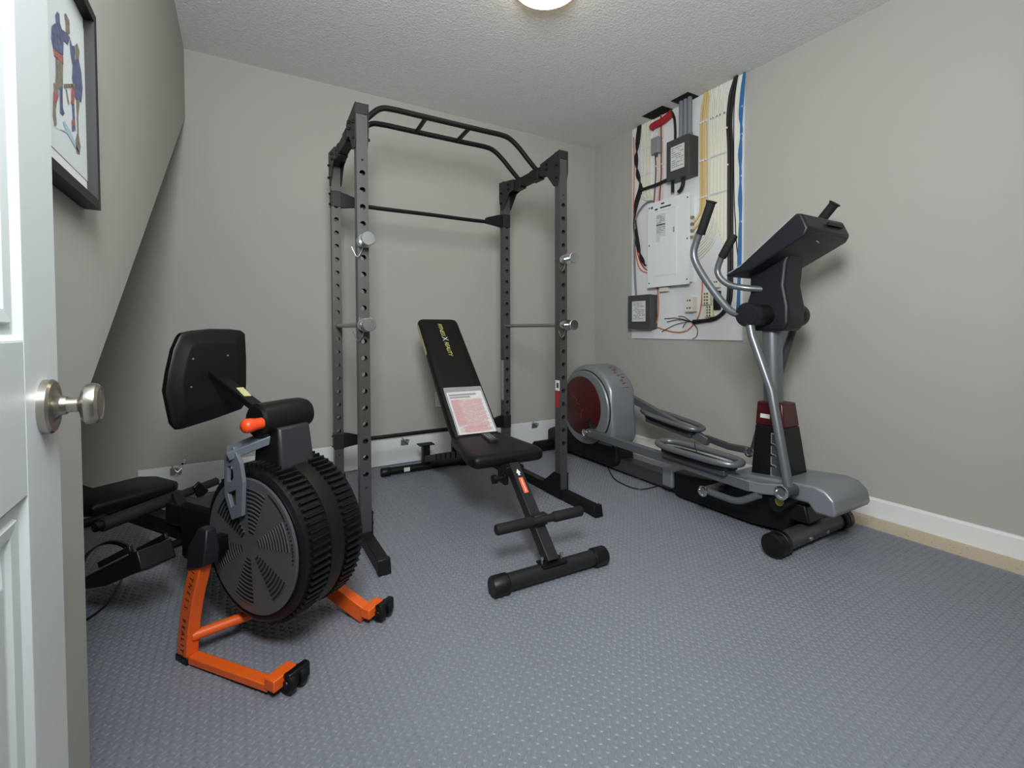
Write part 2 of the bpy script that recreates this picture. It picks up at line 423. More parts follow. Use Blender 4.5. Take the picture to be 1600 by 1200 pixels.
# ================================================================ PICTURE ON THE LEFT WALL
def make_picture():
    XF = XL+0.026
    y1 = atX(154, 180, XF).y; z0 = atX(154, 326, XF).z; z1 = atX(154, 36, XF).z; y0 = y1-0.46
    root = thing('framed_picture', 'black framed print of two hockey players with white mat on the left wall', 'picture', (XL, (y0+y1)/2, z0))
    def fn(a, b, t): return (XL+t, a, b)
    d = 0.026; w = 0.017
    for name, pts in (('frame_rail', [(y0, z0), (y1, z0), (y1-w, z0+w), (y0+w, z0+w)]), ('frame_rail', [(y0, z1), (y1, z1), (y1-w, z1-w), (y0+w, z1-w)]),
                      ('frame_stile', [(y1, z0), (y1, z1), (y1-w, z1-w), (y1-w, z0+w)]), ('frame_stile', [(y0, z0), (y0, z1), (y0+w, z1-w), (y0+w, z0+w)])):
        WG(root).prism(pts, fn, 0.001, d).build(name, 'frame_black', smooth=False)
    WG(root).prism([(y0+w, z0+w), (y1-w, z0+w), (y1-w, z1-w), (y0+w, z1-w)], fn, 0.001, 0.010).build('mat_board', 'mat_board', smooth=False)
    m = 0.05; yr = atX(133.5, 150, XL+0.0108).y
    pp = WG(root).prism([(y0+m, z0+m), (yr, z0+m), (yr, z1-m*0.7), (y0+m, z1-m*0.7)], fn, 0.0102, 0.0108).build('print_sheet', 'picture_paper', smooth=False)
    # thin bevel line of the mat
    # figures: outlines given in photo pixels on the wall plane, printed flat
    X0 = XL+0.0112
    def blob(px, material, lift=0.0):
        g = WG(root)
        pts = [atX(x, y, X0+lift) for x, y in px]
        n = len(pts)
        vs = [p for p in pts]+[p+Vector((0.0003, 0, 0)) for p in pts]
        g.add(vs, [tuple(range(n)), tuple(range(2*n-1, n-1, -1))]+[(i, (i+1) % n, n+(i+1) % n, n+i) for i in range(n)])
        g.build('print', material, pp, smooth=False)
    S = 1/4.62
    def z(pts): return [(70+x*S, y*S) for x, y in pts]
    blob(z([(60, 905), (100, 930), (160, 960), (215, 1060), (250, 1110), (235, 1070), (190, 960), (140, 870), (130, 880), (150, 940), (100, 930)]), 'print_shade')
    blob(z([(62, 600), (95, 600), (100, 690), (85, 740), (78, 800), (85, 900), (70, 910), (56, 830), (58, 740), (64, 680)]), 'print_olive')
    blob(z([(62, 660), (95, 690), (84, 735), (60, 730)]), 'print_redp', 0.0003)
    blob(z([(104, 600), (128, 600), (128, 700), (130, 780), (142, 820), (128, 832), (108, 810), (106, 700)]), 'print_blue')
    blob(z([(76, 420), (130, 440), (130, 610), (100, 640), (70, 640), (78, 540)]), 'print_olive', 0.0001)
    blob(z([(48, 190), (70, 170), (108, 165), (122, 210), (160, 240), (182, 270), (165, 320), (135, 290), (132, 400), (60, 350), (46, 270)]), 'print_blue', 0.0002)
    blob(z([(62, 350), (132, 410), (134, 465), (68, 400)]), 'print_redp', 0.0003)
    blob(z([(75, 110), (88, 82), (104, 100), (108, 165), (80, 168)]), 'print_blue', 0.0003)
    blob(z([(140, 100), (152, 96), (176, 150), (180, 240), (150, 235), (148, 160)]), 'print_olive', 0.0003)
    blob(z([(183, 280), (196, 330), (215, 330), (232, 312), (250, 370), (245, 430), (262, 520), (272, 640), (262, 740), (250, 720), (225, 720), (205, 640), (196, 560), (200, 470), (185, 380), (178, 300)]), 'print_blue', 0.0002)
    blob(z([(216, 330), (232, 312), (250, 370), (244, 430), (220, 430)]), 'print_olive', 0.0004)
    blob(z([(190, 600), (214, 640), (214, 720), (205, 760), (188, 740)]), 'print_redp', 0.0003)
    blob(z([(192, 740), (212, 730), (216, 860), (222, 940), (195, 945), (192, 880), (200, 850)]), 'print_blue')
    blob(z([(192, 870), (210, 865), (214, 905), (196, 910)]), 'print_redp', 0.0003)
    blob(z([(225, 720), (252, 720), (240, 850), (245, 980), (258, 1060), (250, 1112), (228, 1105), (220, 1010), (232, 960)]), 'print_olive')
    blob(z([(135, 605), (215, 605), (215, 625), (135, 632)]), 'print_olive', 0.0003)
    blob(z([(150, 640), (158, 645), (176, 745), (168, 748)]), 'print_olive', 0.0003)
    # glass
make_picture()

# ================================================================ POWER RACK
RL, RR, RF, RB = 0.494, 1.618, 2.2, 2.855
RT = 2.012
PS = 0.050
def post_mesh():
    """square steel tube 5 cm wide with a row of round holes through front and back; local origin at its foot"""
    vs = []; fs = []; h = PS/2; th = 0.003; rr = 0.0128; z_lo, z_hi = FZ+0.055, RT-0.03
    zs = [0.334+0.0762*k for k in range(19)]
    cuts = [z_lo]+[z-0.0381 for z in zs]+[zs[-1]+0.0381, z_hi]
    n = 16
    def quad(a, b, c, d):
        o = len(vs); vs.extend([a, b, c, d]); fs.append((o, o+1, o+2, o+3))
    for sgn in (-1, 1):
        yo, yi = sgn*h, sgn*(h-th)
        for y in (yo, yi):
            quad((-h, y, z_lo), (h, y, z_lo), (h, y, cuts[1]), (-h, y, cuts[1]))
            quad((-h, y, cuts[-2]), (h, y, cuts[-2]), (h, y, z_hi), (-h, y, z_hi))
        for zc in zs:
            rim = []
            for k in range(n):
                a = 2*math.pi*k/n; cx, cz = math.cos(a), math.sin(a)
                s = min(h/abs(cx) if abs(cx) > 1e-6 else 9, 0.0381/abs(cz) if abs(cz) > 1e-6 else 9)
                rim.append((cx, cz, s))
            # square corners are made part of the outline
            outl = []
            for k in range(n):
                cx, cz, s = rim[k]; outl.append((cx*s, cz*s))
            for y in (yo, yi):
                for k in range(n):
                    k2 = (k+1) % n; a, b = rim[k], rim[k2]; A, B = outl[k], outl[k2]
                    quad((a[0]*rr, y, zc+a[1]*rr), (A[0], y, zc+A[1]), (B[0], y, zc+B[1]), (b[0]*rr, y, zc+b[1]*rr))
                    # corner filler
                    if abs(abs(A[0])-h) < 1e-7 and abs(abs(B[1])-0.0381) < 1e-7 and abs(abs(B[0])-h) > 1e-7 or abs(abs(B[0])-h) < 1e-7 and abs(abs(A[1])-0.0381) < 1e-7 and abs(abs(A[0])-h) > 1e-7:
                        C = (math.copysign(h, A[0] if abs(abs(A[0])-h) < 1e-7 else B[0]), math.copysign(0.0381, B[1] if abs(abs(B[1])-0.0381) < 1e-7 else A[1]))
                        o = len(vs); vs.extend([(A[0], y, zc+A[1]), (C[0], y, zc+C[1]), (B[0], y, zc+B[1])]); fs.append((o, o+1, o+2))
            for k in range(n):
                a, b = rim[k], rim[(k+1) % n]
                quad((a[0]*rr, yo, zc+a[1]*rr), (b[0]*rr, yo, zc+b[1]*rr), (b[0]*rr, yi, zc+b[1]*rr), (a[0]*rr, yi, zc+a[1]*rr))
    for sgn in (-1, 1):
        for x in (sgn*h, sgn*(h-th)):
            quad((x, -h, z_lo), (x, h, z_lo), (x, h, z_hi), (x, -h, z_hi))
    me = bpy.data.meshes.new('post'); me.from_pydata(vs, [], fs); me.materials.append(MATS['rack_grey'])
    bm = bmesh.new(); bm.from_mesh(me); bmesh.ops.remove_doubles(bm, verts=bm.verts, dist=1e-5)
    bmesh.ops.recalc_face_normals(bm, faces=bm.faces); bm.to_mesh(me); bm.free()
    return me

def make_rack():
    root = thing('power_rack', 'tall grey and black steel power rack with drilled uprights and pull-up bars', 'rack', ((RL+RR)/2, (RF+RB)/2, FZ))
    ox, oy = root.location.x, root.location.y
    pm = post_mesh(); pm.transform(Matrix.Translation((0, 0, -FZ)))
    for x in (RL, RR):
        for y in (RF, RB):
            p = obj('upright_post', pm, root); p.location = (x-ox, y-oy, 0)
    for x in (RL, RR):
        sg = -1 if x == RL else 1
        # floor rail with end caps
        WG(root).box(x-0.024, x+0.024, 1.875, 3.12, FZ, FZ+0.055).build('floor_rail', 'black_steel', bevel=0.003)
        for y0, y1, s in ((1.862, 1.90, -1), (3.10, 3.135, 1)):
            pts = [(y0, FZ), (y1, FZ), (y1, FZ+0.058), (y0, FZ+0.058)]
            pts = [(y0 if s > 0 else y0, FZ), (y1, FZ), (y1, FZ+0.059), (y0+0.012 if s < 0 else y0, FZ+0.059)] if s < 0 else pts
            WG(root).prism(pts, lambda a, b, t: (t, a, b), x-0.0265, x+0.0265).build('rail_end_cap', 'black_plastic', bevel=0.003)
        # foot gussets joining posts and rail
        for y, d in ((RF, 1), (RB, -1)):
            for xo in (-0.0275, 0.0275):
                a = x+xo
                WG(root).prism([(y-0.03, FZ+0.004), (y+d*0.15 if d > 0 else y+0.03, FZ+0.004), (y+d*0.15 if d > 0 else y+0.03, FZ+0.06), (y+d*0.03, FZ+0.15), (y-d*0.03, FZ+0.15)] if d > 0 else
                               [(y+0.03, FZ+0.004), (y-0.15, FZ+0.004), (y-0.15, FZ+0.06), (y-0.03, FZ+0.15), (y+0.03, FZ+0.15)],
                               lambda p, q, t: (t, p, q), a-0.002, a+0.002).build('foot_gusset', 'black_steel', smooth=False)
            for zz in (FZ+0.085, FZ+0.13):
                WG(root).cyl((x-0.038, y, zz), (x+0.038, y, zz), 0.006, 8).build('bolt', 'black_steel')
        # top side beam with corner gussets
        WG(root).box(x-0.024, x+0.024, RF+0.0255, RB-0.0255, RT-0.085, RT-0.03).build('top_beam', 'black_steel', bevel=0.003)
        for y, d in ((RF, 1), (RB, -1)):
            # cap that folds over the post top
            WG(root).box(x-0.0275, x+0.0275, y-0.0285, y+0.0285, RT-0.045, RT+0.004).build('post_cap', 'rack_dark', bevel=0.003)
            for xo in (-0.0285, 0.0285):
                a = x+xo
                pts = [(y-d*0.0285, RT+0.004), (y+d*0.17, RT-0.022), (y+d*0.17, RT-0.088), (y+d*0.11, RT-0.10), (y+d*0.0285, RT-0.19), (y-d*0.0285, RT-0.19 if xo*0 == 0 else 0)]
                if sg*xo > 0 or True:
                    pts[-1] = (y-d*0.006, RT-0.19)
                    pts.append((y-d*0.0285, RT-0.12))
                WG(root).prism(pts, lambda p, q, t: (t, p, q), a-0.0018, a+0.0018).build('corner_gusset', 'rack_dark', smooth=False)
            for (yy, zz) in ((y, RT-0.075), (y, RT-0.145), (y+d*0.10, RT-0.04), (y+d*0.10, RT-0.07)):
                WG(root).cyl((x-0.04, yy, zz), (x+0.04, yy, zz), 0.0075, 8).build('bolt', 'black_steel')
    # pull-up bars: rise from the side beams to a straight middle
    paths = []
    for y in (2.45, 2.66):
        pts = [(RL, y, RT-0.015), (RL+0.045, y, RT+0.012), (RL+0.10, y, RT+0.075), (RL+0.155, y, RT+0.125), (RL+0.22, y, RT+0.138), (RL+0.4, y, RT+0.138),
               (RR-0.4, y, RT+0.138), (RR-0.25, y, RT+0.138), (RR-0.19, y, RT+0.125), (RR-0.13, y, RT+0.085), (RR-0.06, y, RT+0.022), (RR, y, RT-0.03)]
        WG(root).tube(smooth_path(pts, 5), 0.0148, 12).build('pull_up_bar', 'black_steel')
        for x in (RL, RR):
            WG(root).box(x-0.026, x+0.026, y-0.045, y+0.045, RT-0.093, RT-0.026).build('bar_bracket', 'black_steel', bevel=0.002)
    for x in (0.90, 1.16):
        WG(root).tube([(x, 2.45, RT+0.138), (x+0.015, 2.66, RT+0.138)], 0.0125, 10).build('pull_up_rung', 'black_steel')
    # rear cross bars with flared ends
    for zc, mid in ((1.742, -0.012), (0.345, -0.004)):
        WG(root).tube(smooth_path([(RL+0.03, RB, zc+0.01), (RL+0.16, RB, zc+mid), ((RL+RR)/2, RB, zc+mid), (RR-0.16, RB, zc+mid), (RR-0.03, RB, zc+0.01)], 4), 0.0125, 10).build('rear_cross_bar', 'black_steel')
        for x, d in ((RL, 1), (RR, -1)):
            WG(root).prism([(d*0.026, -0.045), (d*0.026, 0.045), (d*0.06, 0.038), (d*0.15, 0.010), (d*0.15, -0.028), (d*0.06, -0.04)],
                           lambda a, b, t: (x+a, t, zc+0.005+b), RB-0.012, RB+0.012).build('cross_bar_flare', 'black_steel', bevel=0.002)
            WG(root).box(x-0.0275, x+0.0275, RB-0.0275, RB+0.0275, zc-0.04, zc+0.05).build('cross_bar_sleeve', 'rack_dark', bevel=0.002)
            for zz in (zc-0.024, zc+0.034):
                WG(root).cyl((x-0.036, RB, zz), (x+0.036, RB, zz), 0.006, 8).build('bolt', 'black_steel')
    # small bolt holes (dark plugs) and stickers
    for x in (RL, RR):
        for y in (RF, RB):
            for zz in (0.271, 1.764):
                WG(root).cyl((x, y-0.0254, zz), (x, y-0.0248, zz), 0.005, 8).build('pin_hole', 'dark_hole')
    WG(root).box(RR-0.0258, RR-0.0252, RF-0.021, RF+0.021, 0.64, 0.70).build('sticker', 'white_print', smooth=False, label='white warning sticker')
    WG(root).box(RR-0.0260, RR-0.0252, RF-0.012, RF+0.010, 0.655, 0.685).build('sticker_mark', 'charcoal_plastic', smooth=False)
    WG(root).box(RR-0.0258, RR-0.0252, RF-0.021, RF+0.021, 0.54, 0.64).build('sticker', 'sticker_red', smooth=False, label='red warning sticker')
    WG(root).box(RR-0.0258, RR-0.0252, RB-0.018, RB+0.018, 0.50, 0.78).build('sticker', 'grey_print', smooth=False, label='pale sticker strip')
make_rack()

def hitch_clip(root, x, y, z, sx):
    pts = [(x, y, z-0.012), (x-0.012*sx, y-0.004, z-0.05), (x-0.03*sx, y-0.002, z-0.072), (x-0.052*sx, y, z-0.03)]
    WG(root).tube(smooth_path(pts, 4), 0.0022, 6).build('hitch_pin', 'chrome')
def make_hook(x, z, label, rod, group):
    nm = 'safety_bar' if rod else 'bar_catch'
    root = thing(nm, label, 'safety bar' if rod else 'bar hook', (x, RF-0.03, z), group=group)
    y1 = RB+0.035 if rod else RF+0.05
    WG(root).cyl((x, RF-0.12, z), (x, y1, z), 0.0112, 16).build('rod', 'satin_rod' if rod else 'chrome')
    if rod:
        WG(root).lathe([(0.010, 0), (0.0112, 0.004), (0.0112, 0.02)], (x, y1, z), (0, 1, 0), 14).build('rod_tip', 'satin_rod')
    WG(root).lathe([(0.0, 0), (0.031, 0), (0.032, 0.003), (0.032, 0.036), (0.030, 0.040), (0.0, 0.040)], (x, RF-0.0685, z), (0, 1, 0), 28).build('collar', 'chrome')
    WG(root).lathe([(0.0, 0), (0.028, 0), (0.030, 0.002), (0.030, 0.009), (0.028, 0.011), (0.0, 0.011)], (x, RF-0.125, z), (0, 1, 0), 28).build('end_plate', 'chrome')
    hitch_clip(root, x-0.004, RF-0.05, z, 1)
make_hook(RL, 1.395, 'chrome bar hook pegged high in the rack upright behind the rowing machine', False, 'bar hooks on the rack')
make_hook(RR, 1.395, 'chrome bar hook pegged high in the rack upright beside the elliptical', False, 'bar hooks on the rack')
make_hook(RL, 1.0195, 'long steel safety bar through the rack uprights behind the rowing machine', True, 'safety bars of the rack')
make_hook(RR, 1.0195, 'long steel safety bar through the rack uprights beside the elliptical', True, 'safety bars of the rack')

# ================================================================ WEIGHT BENCH
def frame_of(loc, rotz):
    M = Matrix.Translation(Vector(loc)) @ Matrix.Rotation(rotz, 4, 'Z')
    return M
def make_bench():
    loc = (1.055, 1.497, FZ); rz = -0.042
    root = thing('weight_bench', 'black adjustable weight bench with inclined backrest standing inside the rack', 'bench', loc, rz)
    D = -0.002
    def L(): return G()
    # front foot bar
    zf = 0.040
    L().cyl((-0.205, 0, zf+D), (0.205, 0, zf+D), 0.031, 24).build('front_foot_bar', 'rack_dark', root)
    for s in (-1, 1):
        L().lathe([(0.0, 0), (0.034, 0), (0.038, 0.004), (0.038, 0.060), (0.034, 0.066), (0.0, 0.066)], (s*0.198, 0, zf-0.006+D+0.004), (s, 0, 0), 28).build('foot_cap', 'black_plastic', root)
    L().box(-0.055, 0.055, -0.03, 0.03, zf+0.028+D, zf+0.034+D).build('foot_bracket', 'black_steel', root)
    for s in (-1, 1):
        L().lathe([(0.004, 0), (0.004, 0.02), (0.007, 0.02), (0.007, 0.028), (0.0, 0.028)], (s*0.045, 0.0, zf+0.03+D), (0, 0, 1), 8).build('bolt', 'zinc', root)
    # front post
    p0, p1 = Vector((0, 0.0, 0.068+D)), Vector((0, 0.33, 0.37+D))
    L().beam(p0, p1, 0.05, 0.05, (0, -1, 0.9)).build('front_post', 'rack_dark', root, bevel=0.003)
    ax = (p1-p0).normalized(); nrm = Vector((0, -ax.z, ax.y))
    for t in (0.13, 0.17, 0.21):
        c = p0+ax*t+nrm*0.0252
        L().cyl(c, c+nrm*0.0006, 0.005, 10).build('adjust_hole', 'dark_hole', root)
    c = p0+ax*0.355+nrm*0.0254
    def lab(c, w, h, material, name, lift=0.0):
        s = Vector((1, 0, 0)); g = L()
        q = [c+s*a*w/2+ax*b*h/2+nrm*lift for a, b in ((-1, -1), (1, -1), (1, 1), (-1, 1))]
        g.add(q+[p+nrm*0.0005 for p in q], [(0, 1, 2, 3), (4, 5, 6, 7), (0, 1, 5, 4), (1, 2, 6, 5), (2, 3, 7, 6), (3, 0, 4, 7)])
        g.build(name, material, root, smooth=False)
    lab(p0+ax*0.33+nrm*0.0252, 0.022, 0.075, 'sticker_orange', 'warning_sticker')
    lab(p0+ax*0.33+nrm*0.0252, 0.004, 0.066, 'label_paper', 'sticker_text', 0.0006)
    # white arrow symbol above it
    ca = p0+ax*0.395+nrm*0.0254
    s = Vector((1, 0, 0)); g = L()
    q = [ca+s*a+ax*b for a, b in ((-0.011, -0.004), (0, 0.016), (0.011, -0.004), (0.005, -0.004), (0.005, -0.016), (-0.005, -0.016), (-0.005, -0.004))]
    n = len(q)
    g.add(q+[p+nrm*0.0005 for p in q], [tuple(range(n)), tuple(range(2*n-1, n-1, -1))]+[(i, (i+1) % n, n+(i+1) % n, n+i) for i in range(n)])
    g.build('arrow_sticker', 'white_print', root, smooth=False)
    # leg-hold roller
    rc = p0+ax*0.155+nrm*0.047
    L().cyl((-0.06, rc.y, rc.z), (0.07, rc.y, rc.z), 0.0165, 16).build('roller_tube', 'rack_dark', root)
    L().box(-0.032, 0.032, rc.y-0.006, rc.y+0.03, rc.z-0.024, rc.z+0.022).build('roller_bracket', 'rack_dark', root, bevel=0.005)
    for a, b in ((-0.205, -0.04), (0.06, 0.205)):
        L().lathe([(0.0, 0), (0.018, 0), (0.0215, 0.006), (0.0215, b-a-0.006), (0.018, b-a), (0, b-a)], (a, rc.y, rc.z), (1, 0, 0), 18).build('foam_roller', 'black_foam', root)
    # seat pad
    zt = 0.418+D; th = 0.052
    pts = []
    base = [(-0.178, 0.345), (0.178, 0.345), (0.190, 0.40), (0.137, 0.765), (-0.137, 0.765), (-0.190, 0.40)]
    def roundpoly(pts, r, n=4):
        out = []; m = len(pts)
        for i in range(m):
            p = Vector(pts[i]).to_2d() if False else Vector((pts[i][0], pts[i][1], 0)); a = Vector((*pts[i-1], 0)); b = Vector((*pts[(i+1) % m], 0))
            u = (a-p).normalized(); v = (b-p).normalized(); rr = min(r, (a-p).length*0.45, (b-p).length*0.45)
            for k in range(n+1):
                t = k/n; q = (p+u*rr)*(1-t)**2+p*2*t*(1-t)+(p+v*rr)*t*t
                out.append((q.x, q.y))
        return out
    sp = roundpoly(base, 0.035)
    def sl(y): return zt+0.012*(y-0.345)/0.42
    g = L(); cx, cy = 0, 0.55
    rings = []
    for ins, dz in ((0.014, -th), (0.003, -th+0.008), (0.0, -th+0.02), (0.0, -0.016), (0.004, -0.006), (0.014, 0.0), (0.05, 0.002)):
        ring = []
        for x, y in sp:
            d = Vector((cx-x, cy-y)); k = ins/d.length
            X_, Y_ = x+d.x*k, y+d.y*k
            ring.append((X_, Y_, sl(Y_)+dz))
        rings.append(ring)
    g.loft(rings); g.build('seat_pad', 'black_vinyl', root, angle=60)
    # under-seat carriage
    L().box(-0.045, 0.045, 0.30, 0.60, 0.335+D, 0.372+D).build('seat_frame', 'black_steel', root, bevel=0.003)
    L().box(-0.05, -0.03, 0.31, 0.38, 0.29+D, 0.34+D).box(0.03, 0.05, 0.31, 0.38, 0.29+D, 0.34+D).build('seat_hinge', 'black_steel', root, bevel=0.002)
    L().lathe([(0.012, 0), (0.012, 0.03), (0.02, 0.032), (0.02, 0.05), (0.0, 0.05)], (-0.045, 0.34, 0.315+D), (-1, 0, 0), 16).build('adjust_knob', 'black_plastic', root)
    # spine down to the rear foot bar
    L().bar([(0, 0.33, 0.352+D), (0, 0.62, 0.335+D), (0, 0.85, 0.30+D), (0, 1.45, 0.13+D), (0, 1.60, 0.085+D)], 0.05, 0.045, (1, 0, 0)).build('main_spine', 'rack_dark', root, bevel=0.003)
    # notched adjuster ladder on the spine
    for k in range(5):
        y = 0.98+0.085*k
        L().box(-0.03, 0.03, y, y+0.02, 0.285-0.283*(y-0.85)+D, 0.32-0.283*(y-0.85)+D).build('adjuster_notch', 'black_steel', root)
    # rear foot bar
    yr = 1.615
    L().cyl((-0.25, yr, 0.033+D), (0.25, yr, 0.033+D), 0.0255, 20).build('rear_foot_bar', 'black_steel', root)
    for s in (-1, 1):
        L().lathe([(0.0, 0), (0.028, 0), (0.030, 0.003), (0.030, 0.058), (0.027, 0.062), (0, 0.062)], (s*0.252, yr, 0.0305+D+0.0015), (s, 0, 0), 24).build('foot_cap', 'black_plastic', root)
    L().box(-0.165, -0.125, yr-0.0262, yr-0.0256, 0.022+D, 0.05+D).build('white_label', 'label_paper', root, smooth=False)
    # T stand at the rear (handle for moving)
    L().beam((-0.005, yr, 0.05+D), (-0.005, yr, 0.185+D), 0.05, 0.05, (1, 0, 0)).build('rear_stub_post', 'black_steel', root, bevel=0.003)
    L().box(-0.06, 0.05, yr-0.04, yr+0.04, 0.184+D, 0.190+D).build('rear_top_plate', 'black_steel', root, bevel=0.002)
    # backrest support strut
    L().beam((0, 1.06, 0.25+D), (0, 1.04, 0.62+D), 0.04, 0.025, (0, 1, 0)).build('support_strut', 'black_steel', root, bevel=0.002)
    # backrest pad
    b0 = Vector((0, 0.705, 0.412+D)); b1 = Vector((0, 1.362, 1.060+D))
    u = (b1-b0).normalized(); n2 = Vector((0, -u.z, u.y)); Ln = (b1-b0).length
    outline = roundpoly([(-0.125, 0.0), (0.125, 0.0), (0.135, 0.1), (0.132, Ln), (-0.132, Ln), (-0.135, 0.1)], 0.04)
    def bf(a, b, t): return Vector((a, 0, 0))+b0+u*b+n2*t
    g = L(); rings = []; cx, cy = 0, Ln/2
    for ins, t in ((0.010, -0.052), (0.002, -0.045), (0.0, -0.03), (0.0, -0.014), (0.003, -0.005), (0.011, 0.0), (0.04, 0.001)):
        ring = []
        for x, y in outline:
            x2 = x-math.copysign(min(ins, abs(x)), x); y2 = y+ins if y < cy else y-ins
            ring.append(bf(x2, y2, t))
        rings.append(ring)
    g.loft(rings); g.build('backrest_pad', 'black_vinyl', root, angle=60)
    pad = [o for o in root.children if o.name.startswith('backrest_pad')][0]
    g = L(); q = [bf(-0.1335, b, t) for b, t in ((Ln-0.29, -0.038), (Ln-0.045, -0.038), (Ln-0.045, -0.012), (Ln-0.29, -0.012))]
    g.add(q+[p+Vector((-0.0012, 0, 0)) for p in q], [(0, 1, 2, 3), (4, 5, 6, 7), (0, 1, 5, 4), (1, 2, 6, 5), (2, 3, 7, 6), (3, 0, 4, 7)])
    g.build('side_trim', 'cream_trim', pad, smooth=False, label='cream strip on the pad edge')
    # pad frame behind
    L().beam(bf(0, 0.08, -0.065), bf(0, Ln-0.12, -0.065), 0.05, 0.025, n2).build('backrest_frame', 'black_steel', root, bevel=0.002)
    # printed words run down the pad
    o = bf(0.004, Ln-0.165, 0.0016)
    lettering('FITNESS', 0.036, bf(0.000, Ln-0.105, 0.0018), -u, Vector((1, 0, 0)), 'yellow_print', pad, 'lettering', shear=0.2, spacing=0.86)
    lettering('X', 0.052, bf(0.004, Ln-0.185, 0.0018), -u, Vector((1, 0, 0)), 'label_paper', pad, 'lettering')
    lettering('REALITY', 0.036, bf(0.004, Ln-0.270, 0.0018), -u, Vector((1, 0, 0)), 'yellow_print', pad, 'lettering', shear=0.2, spacing=0.86)
    return frame_of(loc, rz), bf, u, n2, Ln
BM, bench_bf, bench_u, bench_n, bench_L = make_bench()

def make_sheet():
    M = BM; R3 = M.to_3x3()
    o = M @ bench_bf(0, 0, 0); u = R3 @ bench_u; n = R3 @ bench_n; sx = R3 @ Vector((1, 0, 0))
    root = thing('workout_sheet', 'printed white and red workout sheet in clear sleeve on the bench backrest', 'paper', tuple(o+u*0.02+n*0.003), 0)
    def pt(x, y, t): 
        d = ray(x, y); pl = o+n*t
        return EYE+d*((pl-EYE).dot(n)/d.dot(n))
    # slightly lifted sleeve with a loose wave along its left edge
    def P(a, b, t): return o+sx*a+u*b+n*t
    def sheet(x0, x1, y0, y1, t, name, material, parent=None, wave=0.0, thick=0.0006):
        g = WG(root); nx, ny = 8, 10; vs = []; fs = []
        for k in (0, 1):
            for j in range(ny+1):
                for i in range(nx+1):
                    a = x0+(x1-x0)*i/nx; b = y0+(y1-y0)*j/ny
                    w = wave*(math.sin(3.1*j/ny*2+i*0.6)*0.5+0.5)*((1-i/nx)**2+0.2*(j/ny)**3)
                    vs.append(P(a, b, t+w+k*thick))
        N = (nx+1)*(ny+1)
        for j in range(ny):
            for i in range(nx):
                a = j*(nx+1)+i; fs.append((a, a+1, a+nx+2, a+nx+1)); fs.append((N+a, N+a+nx+1, N+a+nx+2, N+a+1))
        bnd = [i for i in range(nx+1)]+[(j*(nx+1)+nx) for j in range(1, ny+1)]+[ny*(nx+1)+i for i in range(nx-1, -1, -1)]+[j*(nx+1) for j in range(ny-1, 0, -1)]
        for q in range(len(bnd)):
            a, b = bnd[q], bnd[(q+1) % len(bnd)]; fs.append((a, b, N+b, N+a))
        g.add(vs, fs); return g.build(name, material, parent)
    x0, x1, y0, y1 = -0.112, 0.118, 0.030, 0.335
    pap = sheet(x0+0.012, x1-0.008, y0+0.004, y1-0.02, 0.0040, 'paper_sheet', 'paper_white')
    sheet(x0, x1, y0, y1+0.01, 0.0066, 'plastic_sleeve', 'sleeve_plastic', wave=0.006, thick=0.0004)
    # print: a pink column, a dark heading and rows of small type
    def bar(a0, a1, b0, b1, material, t):
        g = WG(root); q = [P(a, b, t) for a, b in ((a0, b0), (a1, b0), (a1, b1), (a0, b1))]
        g.add(q+[p+n*0.0002 for p in q], [(0, 1, 2, 3), (4, 5, 6, 7), (0, 1, 5, 4), (1, 2, 6, 5), (2, 3, 7, 6), (3, 0, 4, 7)])
        g.build('print', material, pap, smooth=False)
    W0, W1 = x0+0.022, x1-0.016
    bar(W0+0.05, W1-0.012, y0+0.015, y1-0.072, 'paper_pink', 0.0047)
    bar(W0, W0+0.05, y0+0.06, y1-0.072, 'paper_red', 0.0047)
    bar(W0+0.03, W1-0.03, y0+0.012, y0+0.05, 'paper_red', 0.0048)
    bar(W0, W1-0.03, y1-0.048, y1-0.035, 'text_dark', 0.0050)
    bar(W0, W1-0.07, y1-0.064, y1-0.053, 'text_dark', 0.0050)
    g = WG(root); rnd = random.Random(3)
    for k in range(30):
        b = y0+0.016+k*(y1-0.085-y0-0.016)/29; a = W0+0.002
        while a < W1-0.012:
            w = rnd.uniform(0.006, 0.022)
            if rnd.random() < 0.86:
                q = [P(p, r, 0.0051) for p, r in ((a, b), (min(a+w, W1), b), (min(a+w, W1), b+0.0034), (a, b+0.0034))]
                g.add(q+[p+n*0.0002 for p in q], [(0, 1, 2, 3), (4, 5, 6, 7), (0, 1, 5, 4), (1, 2, 6, 5), (2, 3, 7, 6), (3, 0, 4, 7)])
            a += w+0.003
    g.build('small_type', 'text_red', pap, smooth=False, kind='stuff')
make_sheet()

def make_remote():
    c = BM @ Vector((-0.055, 0.66, 0.0)); p = atZ(765, 685, 0.436)
    d = (atZ(776, 694, 0.436)-atZ(754, 677, 0.436)); ang = math.atan2(d.y, d.x)
    root = thing('remote_control', 'small black remote control lying on the bench seat', 'remote', (p.x, p.y, 0.4285), ang)
    body = G().rbox((0, 0, 0.010), 0.155, 0.048, 0.018, 0.010).build('body', 'remote_black', root, bevel=0.003)
    bm_ = G().rbox((0, 0, 0), 0.007, 0.005, 0.0014, 0.001, n=1); me = None
    for i in range(7):
        for j in range(3):
            if me is None:
                b = bm_.build('button', 'button_grey', root); me = b.data
            else:
                b = obj('button', me, root)
            b.location = (-0.050+i*0.0155, (j-1)*0.013, 0.0196)
make_remote()

